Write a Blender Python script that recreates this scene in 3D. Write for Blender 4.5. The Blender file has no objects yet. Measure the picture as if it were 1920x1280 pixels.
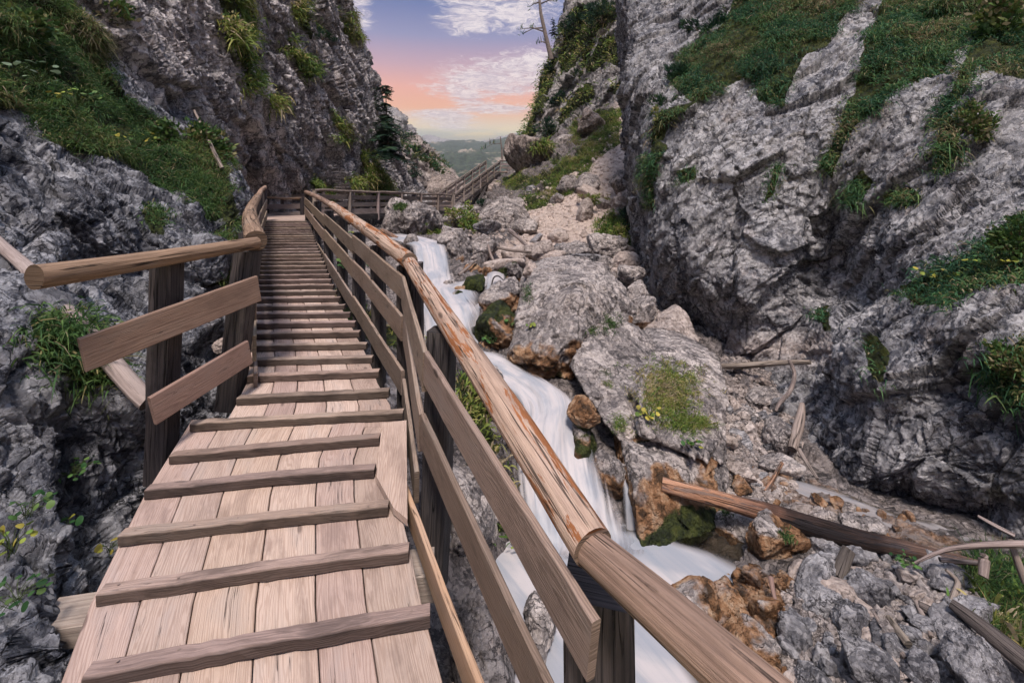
import bpy, bmesh, math, random
import numpy as np
from mathutils import Vector, Matrix

# ------------------------------------------------------------------ camera, sky, sun, exposure
scene = bpy.context.scene
F = 853.333          # focal length in photo pixels (16 mm on a 36 mm frame, 1920 px wide)
CX, HY = 960.0, 365.0  # vanishing column and eye-level row of the photograph
cam = bpy.data.cameras.new('camera')
cam.lens = 16.0; cam.sensor_width = 36.0
cam.shift_y = -(640.0 - HY) / 1920.0
cam.clip_start = 0.05; cam.clip_end = 20000
camo = bpy.data.objects.new('camera', cam)
camo.rotation_euler = (math.radians(90), 0, 0)
scene.collection.objects.link(camo)
scene.camera = camo
scene.view_settings.view_transform = 'Standard'
scene.view_settings.look = 'None'
scene.view_settings.gamma = 1.0
scene.view_settings.exposure = 0.20
scene.render.engine = 'CYCLES'
scene.cycles.use_denoising = True
scene.cycles.use_adaptive_sampling = True
scene.cycles.adaptive_threshold = 0.03
scene.cycles.max_bounces = 5
scene.cycles.diffuse_bounces = 3
scene.cycles.glossy_bounces = 2
scene.cycles.transmission_bounces = 3
scene.cycles.transparent_max_bounces = 12
scene.cycles.volume_bounces = 0
scene.cycles.caustics_reflective = False
scene.cycles.caustics_refractive = False

SUN_EL, SUN_AZ = math.radians(62), math.radians(180)   # azimuth from +Y towards +X
sl = bpy.data.lights.new('sun', 'SUN'); sl.energy = 3.9; sl.angle = math.radians(11); sl.color = (1.0, 0.87, 0.78)
so = bpy.data.objects.new('sun', sl); scene.collection.objects.link(so)
sd = Vector((math.cos(SUN_EL) * math.sin(SUN_AZ), math.cos(SUN_EL) * math.cos(SUN_AZ), math.sin(SUN_EL)))
so.rotation_euler = sd.to_track_quat('Z', 'Y').to_euler()


class NT:
    """small helper round a node tree"""
    def __init__(s, tree): s.t = tree; s.n = tree.nodes; s.l = tree.links
    def node(s, kind, **kw):
        n = s.n.new(kind)
        for k, v in kw.items():
            if hasattr(n, k): setattr(n, k, v)
        return n
    def put(s, sock, v):
        if v is None: return
        if isinstance(v, bpy.types.NodeSocket): s.l.new(v, sock)
        elif isinstance(v, (tuple, list)) and sock.type == 'RGBA' and len(v) == 3: sock.default_value = (*v, 1)
        else: sock.default_value = v
    def math(s, op, a, b=None, clamp=False):
        n = s.node('ShaderNodeMath', operation=op, use_clamp=clamp)
        s.put(n.inputs[0], a); s.put(n.inputs[1], b); return n.outputs[0]
    def vmath(s, op, a, b=None):
        n = s.node('ShaderNodeVectorMath', operation=op)
        s.put(n.inputs[0], a); s.put(n.inputs[1], b)
        return n.outputs['Value'] if op in ('DOT_PRODUCT', 'LENGTH', 'DISTANCE') else n.outputs[0]
    def noise(s, vec, scale, detail=4, rough=.55, dist=0.0, out='Fac', kind=None):
        n = s.node('ShaderNodeTexNoise')
        if kind: n.noise_type = kind
        s.put(n.inputs['Vector'], vec); n.inputs['Scale'].default_value = scale
        n.inputs['Detail'].default_value = detail; n.inputs['Roughness'].default_value = rough
        n.inputs['Distortion'].default_value = dist
        return n.outputs[out]
    def ramp(s, fac, stops, interp='LINEAR'):
        n = s.node('ShaderNodeValToRGB'); n.color_ramp.interpolation = interp
        e = n.color_ramp.elements
        while len(e) > 1: e.remove(e[-1])
        for i, (p, c) in enumerate(stops):
            if not isinstance(c, (tuple, list)): c = (c, c, c)
            if i == 0: e[0].position = p; e[0].color = (*c[:3], 1)
            else: q = e.new(p); q.color = (*c[:3], 1)
        s.put(n.inputs[0], fac); return n.outputs[0]
    def step(s, v, a, b, lo=0.0, hi=1.0):
        n = s.node('ShaderNodeMapRange', interpolation_type='SMOOTHSTEP')
        s.put(n.inputs[0], v); s.put(n.inputs[1], a); s.put(n.inputs[2], b); s.put(n.inputs[3], lo); s.put(n.inputs[4], hi)
        return n.outputs[0]
    def mix(s, f, a, b, blend='MIX'):
        n = s.node('ShaderNodeMix', data_type='RGBA', blend_type=blend, clamp_factor=True)
        s.put(n.inputs[0], f); s.put(n.inputs[6], a); s.put(n.inputs[7], b); return n.outputs[2]
    def bump(s, h, strength, dist, normal=None):
        n = s.node('ShaderNodeBump'); n.inputs['Strength'].default_value = strength; n.inputs['Distance'].default_value = dist
        s.put(n.inputs['Height'], h)
        if normal: s.put(n.inputs['Normal'], normal)
        return n.outputs[0]


def build_world():
    w = bpy.data.worlds.new('World'); scene.world = w; w.use_nodes = True
    t = NT(w.node_tree); t.n.clear()
    out = t.node('ShaderNodeOutputWorld'); tc = t.node('ShaderNodeTexCoord')
    d = tc.outputs['Generated']
    sep = t.node('ShaderNodeSeparateXYZ'); t.put(sep.inputs[0], d)
    x, y, z = sep.outputs
    # clear sky overhead
    sky = t.node('ShaderNodeTexSky'); sky.sky_type = 'NISHITA'; sky.sun_disc = False
    sky.sun_elevation = SUN_EL; sky.sun_rotation = SUN_AZ
    sky.air_density = 1.0; sky.dust_density = 1.5; sky.ozone_density = 1.0
    ns = t.mix(1.0, sky.outputs[0], (0.10, 0.10, 0.10), 'MULTIPLY')
    over = t.mix(0.55, ns, (.74, .86, 1.18))          # bluish brightness added overhead, out of view, to light the gorge
    # evening colours low over the valley: z = sin(elevation)
    grad = t.ramp(z, [(0.0, (.33, .36, .30)), (.095, (.40, .44, .38)), (.125, (.72, .72, .55)), (.15, (.85, .66, .46)),
                      (.185, (.92, .44, .25)), (.225, (.86, .39, .30)), (.27, (.55, .33, .40)), (.325, (.25, .25, .44)),
                      (.39, (.085, .14, .36)), (.47, (.05, .095, .31))])
    # clouds on a flat layer seen in perspective
    zc = t.math('MAXIMUM', z, 0.02)
    comb = t.node('ShaderNodeCombineXYZ')
    t.put(comb.inputs[0], t.math('DIVIDE', x, zc)); t.put(comb.inputs[1], t.math('DIVIDE', y, zc))
    pl = comb.outputs[0]
    warp = t.noise(pl, 1.1, 4, .6, out='Color')
    pw = t.vmath('ADD', pl, t.vmath('SCALE', t.vmath('SUBTRACT', warp, (.5, .5, .5)), None))
    t.n[-1]; sc = [n for n in t.n if n.bl_idname == 'ShaderNodeVectorMath' and n.operation == 'SCALE'][-1]; sc.inputs['Scale'].default_value = .9
    big = t.noise(pw, .9, 8, .62)
    fine = t.noise(pw, 8.5, 9, .75, 0.8)
    body = t.math('ADD', t.math('MULTIPLY', big, .55), t.math('MULTIPLY', fine, .45))
    def blob(px, py, sx, sy):
        v = Vector(((px - CX) / F, 1, (HY - py) / F)).normalized()
        a = t.math('MULTIPLY', t.math('SUBTRACT', x, v.x), 1 / sx)
        b = t.math('MULTIPLY', t.math('SUBTRACT', z, v.z), 1 / sy)
        r = t.math('ADD', t.math('MULTIPLY', a, a), t.math('MULTIPLY', b, b))
        return t.math('SUBTRACT', 1.0, r, True)
    masks = [blob(915, 150, .20, .075), blob(985, 135, .15, .07), blob(850, 225, .11, .035), blob(880, 180, .075, .06), blob(960, 10, .17, .075),
             blob(880, 30, .12, .06), blob(660, 10, .06, .07), blob(830, 215, .13, .02), blob(920, 205, .14, .02)]
    m = masks[0]
    for k in masks[1:]: m = t.math('MAXIMUM', m, k)
    cl = t.step(t.math('ADD', body, t.math('MULTIPLY', m, .30)), .63, .80)
    cl = t.math('MULTIPLY', cl, t.step(m, 0.0, .35))
    ccol = t.mix(t.step(fine, .35, .62), (.46, .40, .50), (.90, .80, .79))
    g2 = t.mix(t.math('MULTIPLY', cl, .85), grad, ccol)
    # low bank of cloud over the far ridge
    low = t.noise(pl, .45, 6, .6)
    lb = t.math('MULTIPLY', t.step(z, .175, .125), t.step(low, .42, .58))
    g2 = t.mix(lb, g2, (.92, .72, .40))
    lb2 = t.math('MULTIPLY', t.step(t.math('ADD', z, t.math('MULTIPLY', low, .05)), .168, .146), t.step(z, .05, .09))
    g2 = t.mix(t.math('MULTIPLY', lb2, .8), g2, (.36, .36, .33))
    col = t.mix(t.step(z, .45, .62), g2, over)
    bg = t.node('ShaderNodeBackground'); t.put(bg.inputs[0], col); bg.inputs[1].default_value = 1.0
    t.l.new(bg.outputs[0], out.inputs[0])
build_world()

# ------------------------------------------------------------------ helpers
C = scene.collection
rng = np.random.default_rng(7)
random.seed(7)

def P(x, y, d):
    """photo pixel and depth in metres -> world point"""
    return Vector(((x - CX) / F * d, d, (HY - y) / F * d))

def Pn(a):
    a = np.asarray(a, float)
    return np.stack([(a[..., 0] - CX) / F * a[..., 2], a[..., 2], (HY - a[..., 1]) / F * a[..., 2]], -1)

def to_px(V):
    y = np.maximum(V[..., 1], 1e-3)
    return np.stack([CX + V[..., 0] / y * F, HY - V[..., 2] / y * F], -1)

def np_mesh(name, V, quads=None, tris=None, mat=None, parent=None, uv=None, col=None, mask=None, smooth=True, loc=None, link=True):
    V = np.asarray(V, np.float32)
    if loc is not None: V = V - np.asarray(loc, np.float32)
    nq = 0 if quads is None else len(quads); nt = 0 if tris is None else len(tris)
    loops = []
    if nq: loops.append(np.asarray(quads, np.int32).ravel())
    if nt: loops.append(np.asarray(tris, np.int32).ravel())
    loops = np.concatenate(loops)
    starts = np.concatenate([np.arange(nq) * 4, nq * 4 + np.arange(nt) * 3]).astype(np.int32)
    tot = np.concatenate([np.full(nq, 4), np.full(nt, 3)]).astype(np.int32)
    me = bpy.data.meshes.new(name)
    me.vertices.add(len(V)); me.vertices.foreach_set('co', V.ravel())
    me.loops.add(len(loops)); me.loops.foreach_set('vertex_index', loops)
    me.polygons.add(nq + nt); me.polygons.foreach_set('loop_start', starts); me.polygons.foreach_set('loop_total', tot)
    me.polygons.foreach_set('use_smooth', np.full(nq + nt, smooth))
    if uv is not None:
        l = me.uv_layers.new(name='UVMap'); l.data.foreach_set('uv', np.asarray(uv, np.float32)[loops].ravel())
    for nm, arr in (('col', col), ('mask', mask)):
        if arr is not None:
            a = np.ones((len(V), 4), np.float32); a[:, :np.asarray(arr).shape[1]] = arr
            me.attributes.new(nm, 'FLOAT_COLOR', 'POINT').data.foreach_set('color', a.ravel())
    me.update(calc_edges=True)
    if mat: me.materials.append(mat)
    o = bpy.data.objects.new(name, me)
    if loc is not None: o.location = [float(q) for q in loc]
    if link: C.objects.link(o)
    if parent: o.parent = parent; o.matrix_parent_inverse = Matrix.Translation(-Vector(parent.location))
    return o

def tag(o, label=None, cat=None, group=None, kind=None):
    if label: o['label'] = label
    if cat: o['category'] = cat
    if group: o['group'] = group
    if kind: o['kind'] = kind
    return o

def thing(name, label, cat, loc=(0, 0, 0), group=None):
    o = bpy.data.objects.new(name, None); C.objects.link(o); o.location = loc; o.empty_display_size = .1
    return tag(o, label, cat, group)

# ---- numpy noise
def _h(ix, iy, iz, s):
    n = (ix.astype(np.int64) * 374761393 + iy.astype(np.int64) * 668265263 + iz.astype(np.int64) * 2147483647 + s * 974634777) & 0xffffffff
    n = ((n ^ (n >> 13)) * 1274126177) & 0xffffffff
    n = ((n ^ (n >> 16)) * 2246822519) & 0xffffffff
    return ((n ^ (n >> 15)) & 0xffffff) / float(0xffffff)

def vnoise(p, s=0):
    i = np.floor(p).astype(np.int64); f = p - i; u = f * f * f * (f * (f * 6 - 15) + 10)
    r = 0
    for dx in (0, 1):
        wx = u[:, 0] if dx else 1 - u[:, 0]
        for dy in (0, 1):
            wy = u[:, 1] if dy else 1 - u[:, 1]
            for dz in (0, 1):
                wz = u[:, 2] if dz else 1 - u[:, 2]
                ii, jj, kk = i[:, 0] + dx, i[:, 1] + dy, i[:, 2] + dz
                h = _h(ii, jj, kk, s) * 2 - 1
                g = (h * 1.0 + (_h(ii, jj, kk, s + 51) * 2 - 1) * (f[:, 0] - dx) + (_h(ii, jj, kk, s + 77) * 2 - 1) * (f[:, 1] - dy)
                     + (_h(ii, jj, kk, s + 99) * 2 - 1) * (f[:, 2] - dz))
                r = r + wx * wy * wz * g
    return r * .8

def fbm(p, s=0, o=5, g=.5):
    r = 0; a = 1
    for k in range(o):
        r = r + a * vnoise(p * 2.03 ** k + 13.7 * k, s + k); a *= g
    return r

def ridged(p, s=0, o=5, g=.5):
    r = 0; a = 1
    for k in range(o):
        r = r + a * (1 - 2 * np.abs(vnoise(p * 2.03 ** k + 13.7 * k, s + k))); a *= g
    return r

def worley(p, s=0):
    i = np.floor(p).astype(np.int64)
    b1 = np.full(len(p), 9.); b2 = np.full(len(p), 9.)
    cid = np.zeros((len(p), 3), np.int64); cv = np.zeros((len(p), 3))
    for dx in (-1, 0, 1):
        for dy in (-1, 0, 1):
            for dz in (-1, 0, 1):
                q = i + np.array([dx, dy, dz])
                c = q + np.stack([_h(q[:, 0], q[:, 1], q[:, 2], s + k) for k in (1, 2, 3)], 1)
                dv = p - c; d = np.sqrt((dv ** 2).sum(1))
                n = d < b1
                b2 = np.where(n, b1, np.minimum(b2, d)); b1 = np.where(n, d, b1)
                cid[n] = q[n]; cv[n] = dv[n]
    return b1, b2, cid, cv

def facets(p, s=0, tilt=.8, stepv=.6):
    """angular blocks: every cell is a plate with its own tilt and height"""
    f1, f2, cid, cv = worley(p, s)
    r = [_h(cid[:, 0], cid[:, 1], cid[:, 2], s + 20 + k) * 2 - 1 for k in range(4)]
    return tilt * (cv[:, 0] * r[0] + cv[:, 1] * r[1] + cv[:, 2] * r[2]) + stepv * r[3] - .14 * np.exp(-((f2 - f1) / .04) ** 2)

def rock_disp(V, s, a_big, a_mid, a_small, sc=1.0, strata=None):
    p = V * sc
    if strata is not None:
        n = np.array(strata, float); n /= np.linalg.norm(n)
        p = p + np.outer((p @ n), n) * 1.3        # squeeze along the bedding normal
    w = p + .16 * np.stack([fbm(p * .9, s + 1, 3), fbm(p * .9, s + 2, 3), fbm(p * .9, s + 3, 3)], 1)
    d = a_big * (.9 * facets(w * .42, s + 5) + .35 * fbm(p * .3, s + 9, 3))
    d += a_mid * (facets(w * 1.35, s + 6, .7, .75) + .16 * ridged(p * 1.6, s + 8, 4))
    d += a_small * (facets(w * 4.3, s + 7, .7, .7) + .5 * ridged(p * 6, s + 11, 4, .6))
    return d

def cr(A, n):
    """Catmull-Rom along axis 0"""
    m = len(A); t = np.linspace(0, m - 1, n); i = np.minimum(t.astype(int), m - 2); f = (t - i).reshape((-1,) + (1,) * (A.ndim - 1))
    g = lambda k: A[np.clip(i + k, 0, m - 1)]
    p0, p1, p2, p3 = g(-1), g(0), g(1), g(2)
    return .5 * (2 * p1 + (p2 - p0) * f + (2 * p0 - 5 * p1 + 4 * p2 - p3) * f ** 2 + (3 * p1 - p0 - 3 * p2 + p3) * f ** 3)

def W(x, y, z): return ('w', x, y, z)

def grid_pts(rows):
    return np.array([[(e[1:] if e[0] == 'w' else tuple(P(*e))) for e in r] for r in rows], float)

def surface(rows, nv, nu):
    A = grid_pts(rows)
    B = cr(A, nv); B = cr(np.swapaxes(B, 0, 1), nu); return np.swapaxes(B, 0, 1)

def grid_normals(G):
    du = np.gradient(G, axis=1); dv = np.gradient(G, axis=0)
    n = np.cross(du, dv); n /= np.linalg.norm(n, axis=-1, keepdims=True) + 1e-9
    return n

def grid_quads(nv, nu):
    a = np.arange(nv * nu).reshape(nv, nu)
    return np.stack([a[:-1, :-1], a[:-1, 1:], a[1:, 1:], a[1:, :-1]], -1).reshape(-1, 4)

def in_poly(pt, poly):
    x, y = pt[:, 0], pt[:, 1]; r = np.zeros(len(x), bool); n = len(poly)
    for i in range(n):
        x1, y1 = poly[i]; x2, y2 = poly[(i + 1) % n]
        c = ((y1 > y) != (y2 > y)) & (x < (x2 - x1) * (y - y1) / (y2 - y1 + 1e-9) + x1)
        r ^= c
    return r

def blur2(a, k):
    for _ in range(k):
        a = (a + np.roll(a, 1, 0) + np.roll(a, -1, 0) + np.roll(a, 1, 1) + np.roll(a, -1, 1)) / 5
    return a

# ------------------------------------------------------------------ materials
def new_mat(name):
    m = bpy.data.materials.new(name); m.use_nodes = True
    t = NT(m.node_tree); t.n.clear()
    o = t.node('ShaderNodeOutputMaterial'); b = t.node('ShaderNodeBsdfPrincipled')
    t.l.new(b.outputs[0], o.inputs[0])
    b.inputs['Roughness'].default_value = .85
    if 'Specular IOR Level' in b.inputs: b.inputs['Specular IOR Level'].default_value = .25
    return m, t, b, o

def rock_mat(name, light, mid, dark, warm, stain=.5, s=1.0, bumpd=.05):
    m, t, b, o = new_mat(name)
    geo = t.node('ShaderNodeNewGeometry'); p = geo.outputs['Position']
    at = t.node('ShaderNodeAttribute', attribute_name='mask'); sp = t.node('ShaderNodeSeparateColor'); t.put(sp.inputs[0], at.outputs['Color'])
    veg, rust, pale = sp.outputs
    n1 = t.noise(p, .55 * s, 5, .6, .4)
    n2 = t.noise(p, 2.6 * s, 12, .72, .5)
    n3 = t.noise(p, 17 * s, 9, .75, .2)
    wv = t.node('ShaderNodeVectorMath', operation='MULTIPLY_ADD')
    nc = t.noise(p, 1.7 * s, 5, .6, out='Color'); t.put(wv.inputs[0], nc); wv.inputs[1].default_value = (.7, .7, .7); t.put(wv.inputs[2], p)
    vo = t.node('ShaderNodeTexVoronoi', feature='DISTANCE_TO_EDGE'); t.put(vo.inputs['Vector'], wv.outputs[0]); vo.inputs['Scale'].default_value = 1.5 * s
    vo2 = t.node('ShaderNodeTexVoronoi', feature='DISTANCE_TO_EDGE'); t.put(vo2.inputs['Vector'], wv.outputs[0]); vo2.inputs['Scale'].default_value = 5.5 * s
    c = t.mix(t.step(n1, .35, .65), mid, light)
    c = t.mix(t.step(t.noise(p, .9 * s, 6, .65, .8), .52, .66), c, warm)
    stv = t.math('ADD', t.math('MULTIPLY', n2, .7), t.math('MULTIPLY', n1, .3))
    c = t.mix(t.math('MULTIPLY', t.step(stv, .50, .40), stain), c, dark)
    nb = t.noise(p, .33 * s, 7, .68, .6)
    c = t.mix(t.step(nb, .50, .36, 0, .75 * stain), c, dark)
    c = t.mix(t.step(nb, .56, .68, 0, .5), c, light)
    n5 = t.noise(p, 7.5 * s, 8, .72, .4)
    c = t.mix(t.step(n5, .50, .40, 0, .6 * stain + .15), c, dark)
    c = t.mix(t.step(n3, .54, .64, 0, .75), c, light)
    c = t.mix(t.step(n3, .47, .36, 0, .85), c, dark)
    n4 = t.noise(p, 70 * s, 4, .7)
    c = t.mix(t.step(n4, .54, .64, 0, .45), c, light)
    c = t.mix(t.step(n4, .44, .35, 0, .55), c, dark)
    # angular chips: every cell has its own tilt and shade
    wc = t.node('ShaderNodeVectorMath', operation='MULTIPLY_ADD'); t.put(wc.inputs[0], nc); wc.inputs[1].default_value = (.22 / s,) * 3; t.put(wc.inputs[2], p)
    mc = t.node('ShaderNodeMapping'); t.put(mc.inputs[0], wc.outputs[0]); mc.inputs['Rotation'].default_value = (.6, .3, .2); mc.inputs['Scale'].default_value = (1.0, 1.7, .75)
    chip_h = None
    for cs, amt in ((2.1, .55), (6.5, .5), (19.0, .42)):
        vc_ = t.node('ShaderNodeTexVoronoi', feature='F1'); t.put(vc_.inputs['Vector'], mc.outputs[0]); vc_.inputs['Scale'].default_value = cs * s
        rel = t.vmath('SUBTRACT', mc.outputs[0], vc_.outputs['Position'])
        hh = t.math('MULTIPLY', t.vmath('DOT_PRODUCT', rel, t.vmath('SUBTRACT', vc_.outputs['Color'], (.5, .5, .5))), amt * 1.5)
        chip_h = hh if chip_h is None else t.math('ADD', chip_h, hh)
        sc_ = t.node('ShaderNodeSeparateColor'); t.put(sc_.inputs[0], vc_.outputs['Color'])
        c = t.mix(t.step(sc_.outputs[1], .62, .92, 0, amt * .9), c, light)
        c = t.mix(t.step(sc_.outputs[0], .42, .08, 0, amt * 1.1), c, dark)
    mps = t.node('ShaderNodeMapping'); t.put(mps.inputs[0], p); mps.inputs['Scale'].default_value = (1.0, 1.0, .16)
    n6 = t.noise(mps.outputs[0], 1.5 * s, 7, .65, .5)
    c = t.mix(t.step(n6, .53, .66, 0, .55 * stain), c, dark)
    c = t.mix(t.step(n6, .45, .33, 0, .5 * stain), c, light)
    crk = t.math('MULTIPLY', t.step(vo.outputs[0], .035, .0), t.step(n1, .4, .55))
    crk2 = t.math('MULTIPLY', t.step(vo2.outputs[0], .05, .0), t.step(n2, .47, .56))
    ck = t.math('MAXIMUM', crk, crk2)
    c = t.mix(t.math('MULTIPLY', ck, .75), c, tuple(q * .5 for q in dark))
    c = t.mix(pale, c, t.mix(t.step(n3, .4, .6), (.46, .37, .325), (.70, .585, .525)))
    rc = t.ramp(t.noise(p, 5, 8, .7, .5), [(.30, (.022, .016, .011)), (.42, (.085, .048, .026)), (.49, (.25, .13, .065)), (.56, (.38, .24, .145)), (.68, (.48, .37, .28))])
    c = t.mix(t.step(t.math('ADD', rust, t.math('MULTIPLY', t.math('SUBTRACT', n2, .5), .9)), .35, .65), c, rc)
    vc = t.ramp(t.noise(p, 9, 6, .7), [(.3, (.008, .010, .007)), (.46, (.020, .028, .010)), (.60, (.055, .068, .016)), (.75, (.10, .085, .035))])
    c = t.mix(t.step(t.math('ADD', veg, t.math('MULTIPLY', t.math('SUBTRACT', n3, .5), .9)), .38, .62), c, vc)
    t.put(b.inputs['Base Color'], c)
    h = t.math('ADD', t.math('ADD', t.math('MULTIPLY', n2, 1.0), t.math('MULTIPLY', n3, .45)), t.math('MULTIPLY', n4, .10))
    h = t.math('SUBTRACT', h, t.math('MULTIPLY', ck, .35))
    t.put(b.inputs['Normal'], t.bump(t.math('ADD', h, t.math('MULTIPLY', n5, .5)), .9, bumpd, t.bump(chip_h, .85, 1.0)))
    t.put(b.inputs['Roughness'], t.math('SUBTRACT', .9, t.math('MULTIPLY', rust, .35)))
    return m

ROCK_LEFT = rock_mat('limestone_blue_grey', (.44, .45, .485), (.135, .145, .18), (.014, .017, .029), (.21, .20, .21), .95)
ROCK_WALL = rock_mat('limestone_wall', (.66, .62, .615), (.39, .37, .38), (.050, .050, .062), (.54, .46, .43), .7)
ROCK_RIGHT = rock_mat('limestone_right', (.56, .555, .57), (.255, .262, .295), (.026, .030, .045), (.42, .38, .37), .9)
ROCK_FAR = rock_mat('limestone_far', (.56, .53, .52), (.36, .345, .35), (.08, .08, .085), (.52, .45, .41), .6, .35, .15)
ROCK_BOULDER = rock_mat('limestone_boulder', (.63, .57, .545), (.41, .37, .355), (.065, .06, .066), (.58, .49, .445), .6, 1.3, .045)
ROCK_SCREE = rock_mat('scree', (.36, .32, .31), (.17, .155, .155), (.035, .032, .036), (.28, .23, .20), .6, 1.6, .04)
ROCK_BANK = rock_mat('limestone_bank', (.52, .51, .53), (.27, .265, .285), (.05, .05, .06), (.42, .36, .33), .6, 1.5, .04)
ROCK_BROWN = rock_mat('limestone_brown', (.56, .48, .44), (.38, .32, .30), (.09, .075, .07), (.58, .43, .32), .45, .6, .06)

def wood_mat(name, c1, c2, dark, grey=(.25, .23, .22), rings=60., bark=None, bumpd=.004, stain=.35, crack=.007):
    m, t, b, o = new_mat(name)
    uv = t.node('ShaderNodeUVMap'); u = uv.outputs[0]
    mp = t.node('ShaderNodeMapping'); t.put(mp.inputs[0], u); mp.inputs['Scale'].default_value = (1.0, 9.0, 1.0)
    wob = t.noise(mp.outputs[0], 1.1, 3, .5, .6)
    sx = t.node('ShaderNodeSeparateXYZ'); t.put(sx.inputs[0], u)
    ring = t.math('SINE', t.math('MULTIPLY', t.math('ADD', sx.outputs[1], t.math('MULTIPLY', wob, .16)), rings * 6.0))
    mp2 = t.node('ShaderNodeMapping'); t.put(mp2.inputs[0], u); mp2.inputs['Scale'].default_value = (3.5, 210.0, 1.0)
    fib = t.noise(mp2.outputs[0], 1.0, 6, .65, .1)
    mp3 = t.node('ShaderNodeMapping'); t.put(mp3.inputs[0], u); mp3.inputs['Scale'].default_value = (1.2, 3.0, 1.0)
    blot = t.noise(mp3.outputs[0], 1.6, 6, .65, .3)
    c = t.mix(t.step(ring, -.2, .9), c1, c2)
    c = t.mix(t.step(fib, .52, .34, 0, .45), c, dark)
    c = t.mix(t.step(blot, .52, .34, 0, stain), c, dark)
    c = t.mix(t.step(blot, .50, .66, 0, .6), c, grey)
    at = t.node('ShaderNodeAttribute', attribute_name='col'); 
    # knots
    kv = t.node('ShaderNodeTexVoronoi', feature='F1'); mp4 = t.node('ShaderNodeMapping'); t.put(mp4.inputs[0], u); mp4.inputs['Scale'].default_value = (1.7, 4.2, 1.0)
    t.put(kv.inputs['Vector'], mp4.outputs[0]); kv.inputs['Scale'].default_value = 1.0; 
    kn = t.step(kv.outputs['Distance'], .085, .045)
    c = t.mix(t.math('MULTIPLY', kn, .75), c, tuple(q * .6 for q in dark))
    if bark:
        mp5 = t.node('ShaderNodeMapping'); t.put(mp5.inputs[0], u); mp5.inputs['Scale'].default_value = (1.5, 9.0, 1.0)
        bn = t.noise(mp5.outputs[0], 1.5, 8, .7, .6)
        c = t.mix(t.step(bn, .53, .56), c, t.mix(fib, bark, tuple(q * .35 for q in bark)))
    # drying cracks along the grain
    mp6 = t.node('ShaderNodeMapping'); t.put(mp6.inputs[0], u); mp6.inputs['Scale'].default_value = (.55, 14.0, 1.0)
    cn = t.noise(mp6.outputs[0], 1.3, 3, .5)
    ck = t.step(t.math('ABSOLUTE', t.math('SUBTRACT', cn, .5)), crack, crack * .2)
    ck = t.math('MULTIPLY', ck, t.step(blot, .52, .62) if crack < .01 else t.step(blot, .38, .48))
    c = t.mix(t.math('MULTIPLY', ck, .85), c, tuple(q * .25 for q in dark))
    c = t.mix(1.0, c, at.outputs['Color'], 'MULTIPLY')
    t.put(b.inputs['Base Color'], c)
    h = t.math('SUBTRACT', t.math('ADD', t.math('MULTIPLY', fib, .8), t.math('MULTIPLY', ring, .12)), t.math('MULTIPLY', ck, 1.2))
    t.put(b.inputs['Normal'], t.bump(h, .7, bumpd))
    b.inputs['Roughness'].default_value = .78
    return m

WOOD_DECK = wood_mat('pale_spruce_deck', (.485, .375, .318), (.39, .29, .24), (.20, .145, .125), (.385, .32, .29), 85, stain=.55)
WOOD_BATTEN = wood_mat('batten_wood', (.37, .28, .24), (.28, .21, .18), (.065, .05, .046), (.28, .235, .215), 90, stain=.6)
WOOD_BOARD = wood_mat('weathered_board', (.30, .228, .182), (.22, .165, .13), (.065, .05, .043), (.275, .23, .195), 80, bumpd=.006)
WOOD_BOARD_WARM = wood_mat('brown_board', (.30, .205, .16), (.24, .16, .125), (.09, .06, .05), (.25, .19, .16), 80)
WOOD_PALE = wood_mat('fresh_board', (.62, .42, .27), (.54, .35, .22), (.34, .21, .13), (.55, .39, .28), 40, stain=.2)
WOOD_LOG = wood_mat('weathered_log', (.40, .275, .195), (.32, .215, .15), (.08, .055, .045), (.35, .275, .225), 30, bumpd=.009, crack=.022)
WOOD_LOG_BARK = wood_mat('peeled_log', (.52, .375, .285), (.44, .31, .235), (.14, .09, .07), (.48, .36, .29), 26, bark=(.46, .18, .07), bumpd=.010, crack=.02)
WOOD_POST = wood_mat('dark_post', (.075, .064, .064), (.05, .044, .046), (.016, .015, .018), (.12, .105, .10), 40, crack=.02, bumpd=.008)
WOOD_FAR = wood_mat('grey_timber', (.33, .275, .25), (.27, .22, .20), (.10, .08, .075), (.33, .285, .265), 30)
WOOD_DRIFT = wood_mat('driftwood', (.33, .27, .24), (.26, .21, .185), (.08, .065, .06), (.34, .29, .27), 24, crack=.025, bumpd=.01, stain=.6)

def plain_attr_mat(name, rough=.7, trans=0.0, mult=1.0, spec=.2):
    m, t, b, o = new_mat(name)
    at = t.node('ShaderNodeAttribute', attribute_name='col')
    geo = t.node('ShaderNodeNewGeometry')
    v = t.noise(geo.outputs['Position'], 6, 3, .6)
    c = t.mix(1.0, at.outputs['Color'], t.ramp(v, [(.3, (.65 * mult,) * 3), (.7, (1.25 * mult,) * 3)]), 'MULTIPLY')
    t.put(b.inputs['Base Color'], c); b.inputs['Roughness'].default_value = rough
    b.inputs['Specular IOR Level'].default_value = spec
    if trans:
        tr = t.node('ShaderNodeBsdfTranslucent'); t.put(tr.inputs[0], c)
        ms = t.node('ShaderNodeMixShader'); ms.inputs[0].default_value = trans
        t.l.new(b.outputs[0], ms.inputs[1]); t.l.new(tr.outputs[0], ms.inputs[2]); t.l.new(ms.outputs[0], o.inputs[0])
    return m
GRASS = plain_attr_mat('grass_blades', .65, .3)
LEAF = plain_attr_mat('leaves', .55, .25)
BARK = plain_attr_mat('bark', .9)

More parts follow.
